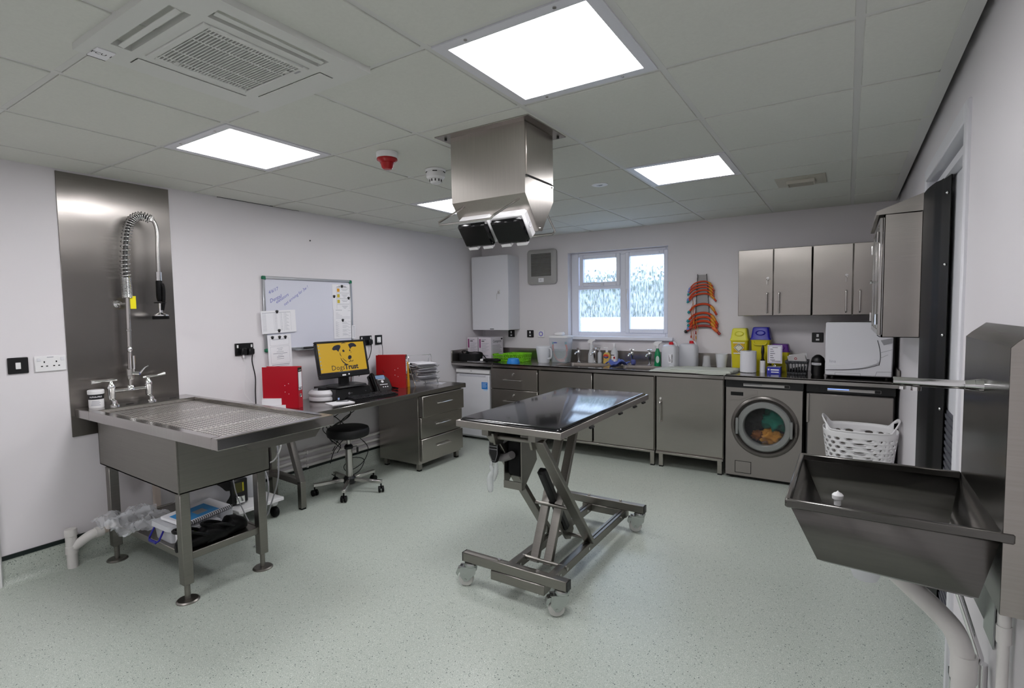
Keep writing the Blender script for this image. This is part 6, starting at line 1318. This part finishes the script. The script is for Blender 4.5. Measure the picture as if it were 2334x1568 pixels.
for x0 in (2.205, 2.405):
    Mx = M4(Vector((x0+.095, -3.258, 1.905))-upv*.012, (1,0,0), upv, nrm); m = MB(); m.box(-.094, .094, -.068, .072, -.02, .034, .010); m.xf(Mx); bx = part(t, 'socket_box', m, WHITE)
    m = MB(); m.box(-.092, .092, -.07, .062, .035, .064, .020); m.xf(Mx); part(bx, 'box_lid', m, mat('smoked_lid', '050507', .16), 'black flip lid')
    for x in (-.045, .045): m = MB(); m.box(x-.028, x+.028, -.082, -.066, .034, .062, .002); m.xf(Mx); part(bx, 'lid_latch', m, WHITE)
    m = MB(); m.lathe([(.010,.0945),(.013,.096),(.013,.094)], (0,0.0,.012), 'x', 14); m.xf(Mx); part(bx, 'knockout', m, WHITEG)

# ================================================================ air conditioning cassette and other ceiling fittings
t = thing('air_conditioner', 'white ceiling air conditioning cassette with central grille and four slots', 'air conditioner', (2.11, -4.41, H-.03))
ZB = H-.026; c = (2.112, -4.405); hw = .322
AC = mat('ac_white', 'd2d3cf', .45)
def acs(m, cx, cy, ang, x0, x1, y0, y1, z0, z1, b=0):
    s = m.mark(); m.box(x0, x1, y0, y1, z0, z1, b); m.xf(Matrix.Translation((cx,cy,0)) @ Matrix.Rotation(R(ang), 4, 'Z'), s)
m = MB()
for ang in (0, 90, 180, 270):
    L_ = -hw if ang % 180 == 0 else -hw+.05; acs(m, *c, ang, L_, -L_, hw-.05, hw, ZB, H+.02)
    L_ = .214 if ang % 180 == 0 else .178; acs(m, *c, ang, -L_, L_, .178, .214, ZB, H+.02)
    acs(m, *c, ang, .185, .272, .214, .272, ZB, H+.02); acs(m, *c, ang, -.214, -.185, .214, .272, ZB, H+.02)
part(t, 'panel', m, AC)
m = MB(); m.box(c[0]-.30, c[0]+.30, c[1]-.30, c[1]+.30, H+.03, H+.04); part(t, 'inner_void', m, DARKV)
for ang, op in ((0,0),(90,0),(180,1),(270,1)):
    m = MB(); s = m.mark()
    if op: m.box(-.18, .18, .236, .253, ZB-.004, ZB-.001, .001); m.xf(Matrix.Translation((c[0],c[1],.004)) @ Matrix.Rotation(R(ang),4,'Z') @ Matrix.Translation((0,.247,ZB)) @ Matrix.Rotation(R(14),4,'X') @ Matrix.Translation((0,-.247,-ZB)))
    else: m.box(-.182, .182, .216, .270, ZB-.003, ZB, .001); m.xf(Matrix.Translation((c[0],c[1],0)) @ Matrix.Rotation(R(ang),4,'Z'))
    part(t, 'vane', m, AC)
m = MB()
for q in ((-.177,.177,-.177,-.155),(-.177,.177,.155,.177),(-.177,-.155,-.155,.155),(.155,.177,-.155,.155)): m.box(c[0]+q[0], c[0]+q[1], c[1]+q[2], c[1]+q[3], ZB-.006, ZB+.01, .003)
part(t, 'grille_frame', m, AC)
m = MB()
for i in range(28): y = c[1]-.152+i*.0109; m.box(c[0]-.156, c[0]+.156, y, y+.0040, ZB-.004, ZB+.008)
for x in (-.06, .06, .13, -.13): m.box(c[0]+x-.003, c[0]+x+.003, c[1]-.155, c[1]+.155, ZB-.0035, ZB+.006)
o = part(t, 'grille_slats', m, AC, kind='stuff')
m = MB(); m.box(c[0]-.155, c[0]+.155, c[1]-.155, c[1]+.155, ZB+.02, ZB+.024); part(t, 'filter', m, mat('filter_dark', '1c1c1a', .9))
for dx, dy in ((-.14,-.1),(.1,.14)): m = MB(); m.box(c[0]+dx-.012, c[0]+dx+.012, c[1]+dy-.008, c[1]+dy+.008, ZB-.008, ZB-.003, .002); part(t, 'catch', m, AC)
m = MB(); m.box(c[0]+.115, c[0]+.145, c[1]+.160, c[1]+.168, ZB-.0065, ZB-.0055); part(t, 'badge', m, MIDG)
t = thing('fitting_label', 'small white label reading FCU 1 on the corner of the air conditioning cassette', 'label', (1.835, -4.667, ZB-.002))
part(t, 'plate', B(1.796, 1.874, -4.692, -4.642, ZB-.0035, ZB-.0005), PAPER); m = MB(); m.text('FCU 1', .022, M4((1.838,-4.667,ZB-.0038), (0,1,0), (1,0,0), (0,0,-1)), bold=.0003); part(t, 'lettering', m, INK); part(t, 'edge', B(1.793, 1.796, -4.692, -4.642, ZB-.004, ZB), BLACK)
t = thing('alarm_sounder', 'red alarm sounder with white base on the ceiling', 'alarm', (1.765, -3.34, 2.26)); x, y = 1.755, -3.345
m = MB(); m.lathe([(.0001,H-.006),(.056,H-.006),(.056,H-.036),(.050,H-.04),(.0001,H-.04)], (x,y,0), n=30); part(t, 'base', m, WHITE)
m = MB(); m.lathe([(.055,H-.038),(.055,H-.046),(.040,H-.056),(.036,H-.06),(.030,H-.086),(.022,H-.094),(.0001,H-.096)], (x,y,0), n=30); m.lathe([(.036,H-.06),(.038,H-.062)], (x,y,0)); part(t, 'sounder', m, mat('alarm_red', '9c0f16', .25))
t = thing('smoke_detector', 'white round smoke detector on the ceiling beside the steel hood', 'smoke detector', (1.735, -2.935, 2.27)); x, y = 1.74, -2.93
m = MB(); m.lathe([(.0001,H-.006),(.062,H-.006),(.060,H-.014),(.056,H-.018),(.056,H-.05),(.048,H-.06),(.036,H-.062),(.034,H-.08),(.028,H-.088),(.0001,H-.09)], (x,y,0), n=32); part(t, 'housing', m, WHITE)
m = MB()
for k in range(10): 
    a = 2*PI*k/10; m.box(-.003, .003, .0345, .0375, H-.078, H-.064); s = len(m.v)-8; m.xf(Matrix.Translation((x,y,0)) @ Matrix.Rotation(a, 4, 'Z'), s)
for k in range(5):
    s = m.mark(); m.box(-.014, .014, .0555, .0575, H-.026, H-.021); m.xf(Matrix.Translation((x,y,0)) @ Matrix.Rotation(2*PI*k/5, 4, 'Z'), s)
part(t, 'vents', m, BLACKM)
m = MB(); m.lathe([(.0001,H-.008),(.05,H-.0105),(.056,H-.008),(.056,H-.003)], (2.408,-1.981,0), n=28); t2 = solo('ceiling_disc', m, WHITE, 'flat white round disc with grey lettering on the ceiling behind the hood', 'ceiling fitting'); m = MB(); m.box(2.385,2.43,-1.985,-1.978,H-.0112,H-.0104); m.box(2.395,2.42,-1.972,-1.966,H-.011,H-.0102); part(t2, 'print', m, GREY)
t = thing('air_grille', 'cream air vent in the ceiling above the wall cabinets', 'vent', (3.58, -1.28, H-.02)); CRM = mat('cream_plastic', 'bdb9ae', .5)
m = MB(); m.box(3.435, 3.735, -1.41, -1.13, H-.012, H-.004, .003); part(t, 'plate', m, CRM)
m = MB(); m.box(3.51, 3.66, -1.33, -1.322, H-.034, H-.012); m.box(3.51, 3.66, -1.218, -1.21, H-.034, H-.012); m.box(3.502, 3.51, -1.33, -1.21, H-.034, H-.012); m.box(3.66, 3.668, -1.33, -1.21, H-.034, H-.012); part(t, 'collar', m, CRM); part(t, 'opening', B(3.51, 3.66, -1.322, -1.218, H-.014, H-.0115), BLACKM)
for k in range(3): m = MB(); y = -1.30+.033*k; m.box(3.512, 3.658, y, y+.006, H-.032, H-.013); part(t, 'louvre', m, CRM)
# small fixing on the left wall
m = MB(); m.cyl((XL,-2.52,2.11), (XL+.006,-2.52,2.11), .006, n=8); solo('wall_fixing', m, BLACK, 'tiny black fixing high on the left wall above the whiteboard', 'fixing')

# ================================================================ right wall: instrument cabinet, scrub sink
t = thing('instrument_cabinet', 'brushed steel wall cabinet with sloping top and glass doors on the right wall', 'wall cabinet', (4.12, -1.28, 1.297)); y0, y1 = -1.76, -.86
m = MB(); m.box(4.04, XR-.002, y0, y0+.004, 1.297, 1.99); m.box(4.04, XR-.002, y1-.004, y1, 1.297, 1.99); m.box(4.04, XR-.002, y0, y1, 1.297, 1.301); m.box(XR-.006, XR-.002, y0, y1, 1.297, 1.99); m.box(4.04, XR-.006, y0+.005, y1-.005, 1.64, 1.645); part(t, 'body', m, STEEL)
m = MB(); m.prism([(4.0,1.992),(XR-.002,1.996),(XR-.002,2.092),(4.0,2.012)], 'y', y0-.006, y1+.006); part(t, 'sloping_top', m, STEEL)
m = MB(); m.box(4.036, 4.044, y0, y0+.02, 1.297, 1.99); m.box(4.036, 4.044, y1-.02, y1, 1.297, 1.99); m.box(4.036, 4.044, y0, y1, 1.297, 1.312); m.box(4.036, 4.044, y0, y1, 1.975, 1.99); part(t, 'front_frame', m, SATIN)
for a, b, kx in ((y0+.012, -1.315, -1.34), (-1.305, y1-.012, -1.28)):
    m = MB(); m.box(4.018, 4.034, a, a+.03, 1.31, 1.978, .002); m.box(4.018, 4.034, b-.03, b, 1.31, 1.978, .002); m.box(4.018, 4.034, a+.03, b-.03, 1.31, 1.34, .002); m.box(4.018, 4.034, a+.03, b-.03, 1.948, 1.978, .002); d = part(t, 'door', m, SATIN)
    m = MB(); m.box(4.023, 4.028, a+.028, b-.028, 1.338, 1.95); part(d, 'glass', m, mat('dark_glass', '0d1212', .05)); m = MB(); m.lathe([(.006,4.018),(.006,4.005),(.011,4.0),(.011,3.99),(.0001,3.988)], (0,kx,1.63), 'x', 14); part(d, 'knob', m, CHROME)
    for z in (1.40, 1.87): m = MB(); yy = a if a < -1.4 else b; m.cyl((4.012,yy,z-.03), (4.012,yy,z+.03), .006, n=8); part(d, 'hinge', m, CHROME)

t = thing('scrub_sink', 'deep stainless steel scrub sink with chamfered back panel on the right wall', 'sink', (4.0, -3.68, .81))
RZ = .98; a0, a1, b0, b1 = 3.752, 4.166, -3.93, -3.43
m = MB(); m.sharp = 25
R0 = [(a0,b0,RZ),(a1,b0,RZ),(a1,b1,RZ),(a0,b1,RZ)]; R1 = [(a0+.068,b0+.035,.825),(a1-.03,b0+.035,.812),(a1-.03,b1-.045,.812),(a0+.068,b1-.045,.825)]; R2 = [(a0+.082,b0+.05,.816),(a1-.04,b0+.05,.803),(a1-.04,b1-.06,.803),(a0+.082,b1-.06,.816)]
m.loft([R0, R1, R2], cap=False); m.add(R2, [(0,1,2,3)]); o = part(t, 'basin', m, SINKM); md = o.modifiers.new('thickness', 'SOLIDIFY'); md.thickness = .003; md.offset = 0
m = MB(); m.beam((a0-.004,b0,RZ-.008), (a1+.02,b0,RZ-.008), .013, .022, bev=.003); m.beam((a0,b0-.004,RZ-.008), (a0,b1+.004,RZ-.008), .013, .022, bev=.003); m.beam((a0-.004,b1,RZ-.008), (a1,b1,RZ-.008), .013, .022, bev=.003); part(t, 'rim', m, SINKM)
m = MB(); m.sharp = 20; m.prism([(a1,.80),(a1,1.385),(a1+.012,1.398),(XR-.006,1.425),(XR-.003,1.425),(XR-.003,.80)], 'y', b0, b1); part(t, 'back_panel', m, SINKM); m = MB(); m.prism([(a1+.0005,.80),(a1+.0005,1.384),(a1+.012,1.397),(XR-.006,1.424),(XR-.003,1.424),(XR-.003,.80)], 'y', b0-.003, b0-.0005); part(t, 'lit_end_face', m, STEEL)  # added lighter sheet: the light on the panel's near end, put into colour
m = MB(); m.cyl((a1,-3.68,1.272), (a1-.016,-3.68,1.272), .017, .015, n=12); m.cyl((a1-.016,-3.68,1.272), (a1-.036,-3.68,1.271), .015, .0115, n=12); m.cyl((a1-.036,-3.68,1.271), (a1-.185,-3.68,1.273), .0115, .012, n=18); m.cyl((a1-.165,-3.68,1.26), (a1-.165,-3.68,1.252), .009, n=12); m.cyl((a1-.135,-3.68,1.26), (a1-.135,-3.68,1.250), .011, n=14); part(t, 'spout', m, CHROME)
m = MB(); m.lathe([(.0001,.0),(.016,.001),(.016,.006),(.005,.012),(.005,.095),(.009,.097),(.009,.113),(.014,.115),(.0145,.126),(.010,.131),(.004,.134),(.0001,.139)], (3.860,-3.70,.815), n=18); solo('sink_plug', m, WHITE, 'white plastic standpipe plug in the scrub sink', 'plug')
t = thing('sink_waste_pipe', 'thick white waste pipe with an elbow under the scrub sink', 'pipe', (4.12, -3.68, 0))
m = MB(); m.tube(smooth([(3.97,-3.68,.77),(4.03,-3.68,.715),(4.09,-3.68,.66),(4.128,-3.68,.615),(4.146,-3.68,.56),(4.15,-3.68,.50)]), .026, 16); part(t, 'elbow', m, PVC); m = MB(); m.tube([(4.15,-3.68,.56),(4.15,-3.68,.49)], .029, 18); part(t, 'collar', m, PVC); m = MB(); m.cyl((4.15,-3.68,.5), (4.15,-3.68,.0), .0255, n=18); part(t, 'downpipe', m, PVC)
m = MB(); m.lathe([(.0001,.715),(.03,.717),(.036,.735),(.036,.79),(.02,.815)], (3.93,-3.70,0), n=20); solo('bottle_trap', m, FROST, 'cloudy bottle trap showing below the scrub sink', 'trap')
m = MB(); m.tube([(XR-.02,-3.83,.82),(XR-.02,-3.83,.70)], .0125, 12); m.tube([(XR-.02,-3.83,.73),(XR-.02,-3.83,.69)], .0145, 12); m.tube([(XR-.02,-3.83,.70),(XR-.02,-3.83,.02)], .011, 12); solo('supply_pipe', m, PVC, 'thin white pipe running down the right wall below the sink panel', 'pipe')
m = MB(); m.prism([(4.125,.80),(XR-.004,.80),(XR-.004,.60)], 'y', -3.55, -3.546); m.box(XR-.006, XR-.003, -3.66, -3.546, .58, .80)
solo('sink_bracket', m, ZINC, 'perforated grey metal bracket holding the scrub sink to the wall', 'bracket')
m = MB(); m.tube([(XR-.02,-3.63,.02),(XR-.02,-3.63,.45),(XR-.02,-3.60,.52),(4.12,-3.56,.78)], .009, 10); m.tube([(XR-.02,-3.63,.45),(XR-.02,-3.63,.52)], .013, 10); solo('supply_pipe', m, CHROME, 'chrome pipe and valve behind the thick waste pipe', 'pipe')

# ================================================================ laundry basket
t = thing('laundry_basket', 'white plastic laundry basket with oval holes and loop handles in front of the dryer', 'laundry basket', (3.965, -.87, 0))
cx, cy = 3.965, -.865; m = MB(); m.sharp = 70; m.weld = .0004
NU, NV = 18, 16
def bp_(u, v, lift=0):
    a = 2*PI*u; c, s_ = math.cos(a), math.sin(a); e = .72
    sx = .172+.063*v**1.1; sy = .135+.05*v**1.1
    return Vector((cx+sx*math.copysign(abs(c)**e, c), cy+sy*math.copysign(abs(s_)**e, s_), .012+.578*v+lift))
def lf(u):
    d = min(abs(u-round(u)), abs(u-.5))      # distance from the two ends
    return .075*(1-min(d/.125, 1)**2.2)
vs, fs = [], []
rows = [.05+.87*j/NV for j in range(NV+1)]
for j in range(NV):
    for i in range(NU):
        u0 = (i+(.5 if j % 2 else 0))/NU; du = 1/NU; v0, v1 = rows[j], rows[j+1]; k = len(vs)
        O = [(u0,v0),(u0+du/2,v0),(u0+du,v0),(u0+du,(v0+v1)/2),(u0+du,v1),(u0+du/2,v1),(u0,v1),(u0,(v0+v1)/2)]
        I = [(u0+du/2+du*.29*math.cos(a), (v0+v1)/2+(v1-v0)*.40*math.sin(a)) for a in [R(225+45*q) for q in range(8)]]
        vs += [bp_(*q) for q in O]+[bp_(*q) for q in I]; fs += [(k+q, k+(q+1) % 8, k+8+(q+1) % 8, k+8+q) for q in range(8)]
m.add(vs, fs)
n2 = 36
def top_(u): return bp_(u, 1, lf(u))
def band(v0, v1):
    vs = [bp_(i/n2, v) for v in (v0, v1) for i in range(n2)]; m.add(vs, [(i, (i+1) % n2, n2+(i+1) % n2, n2+i) for i in range(n2)])
band(0, rows[0]); band(rows[-1], .965)
vs = [bp_(i/n2, .965) for i in range(n2)]+[top_(i/n2) for i in range(n2)]
hole = [i for i in range(n2) if min(abs((i+.5)/n2-round((i+.5)/n2)), abs((i+.5)/n2-.5)) < .075]
m.add(vs, [(i, (i+1) % n2, n2+(i+1) % n2, n2+i) for i in range(n2) if i not in hole])
# the handle loops: a frame of quads round each hole
for i in hole:
    a0_, a1_ = i/n2, (i+1)/n2
    for f0, f1 in ((0,.16),(.72,1)):
        P = [bp_(a0_,.965).lerp(top_(a0_),f0), bp_(a1_,.965).lerp(top_(a1_),f0), bp_(a1_,.965).lerp(top_(a1_),f1), bp_(a0_,.965).lerp(top_(a0_),f1)]; m.add(P, [(0,1,2,3)])
m.add([bp_(i/n2, 0) for i in range(n2)], [tuple(range(n2))])
o = part(t, 'body', m, WHITE); md = o.modifiers.new('thickness', 'SOLIDIFY'); md.thickness = .0035
m = MB(); m.tube([top_(i/72) for i in range(72)], .005, 6, True); part(t, 'rim', m, WHITE)
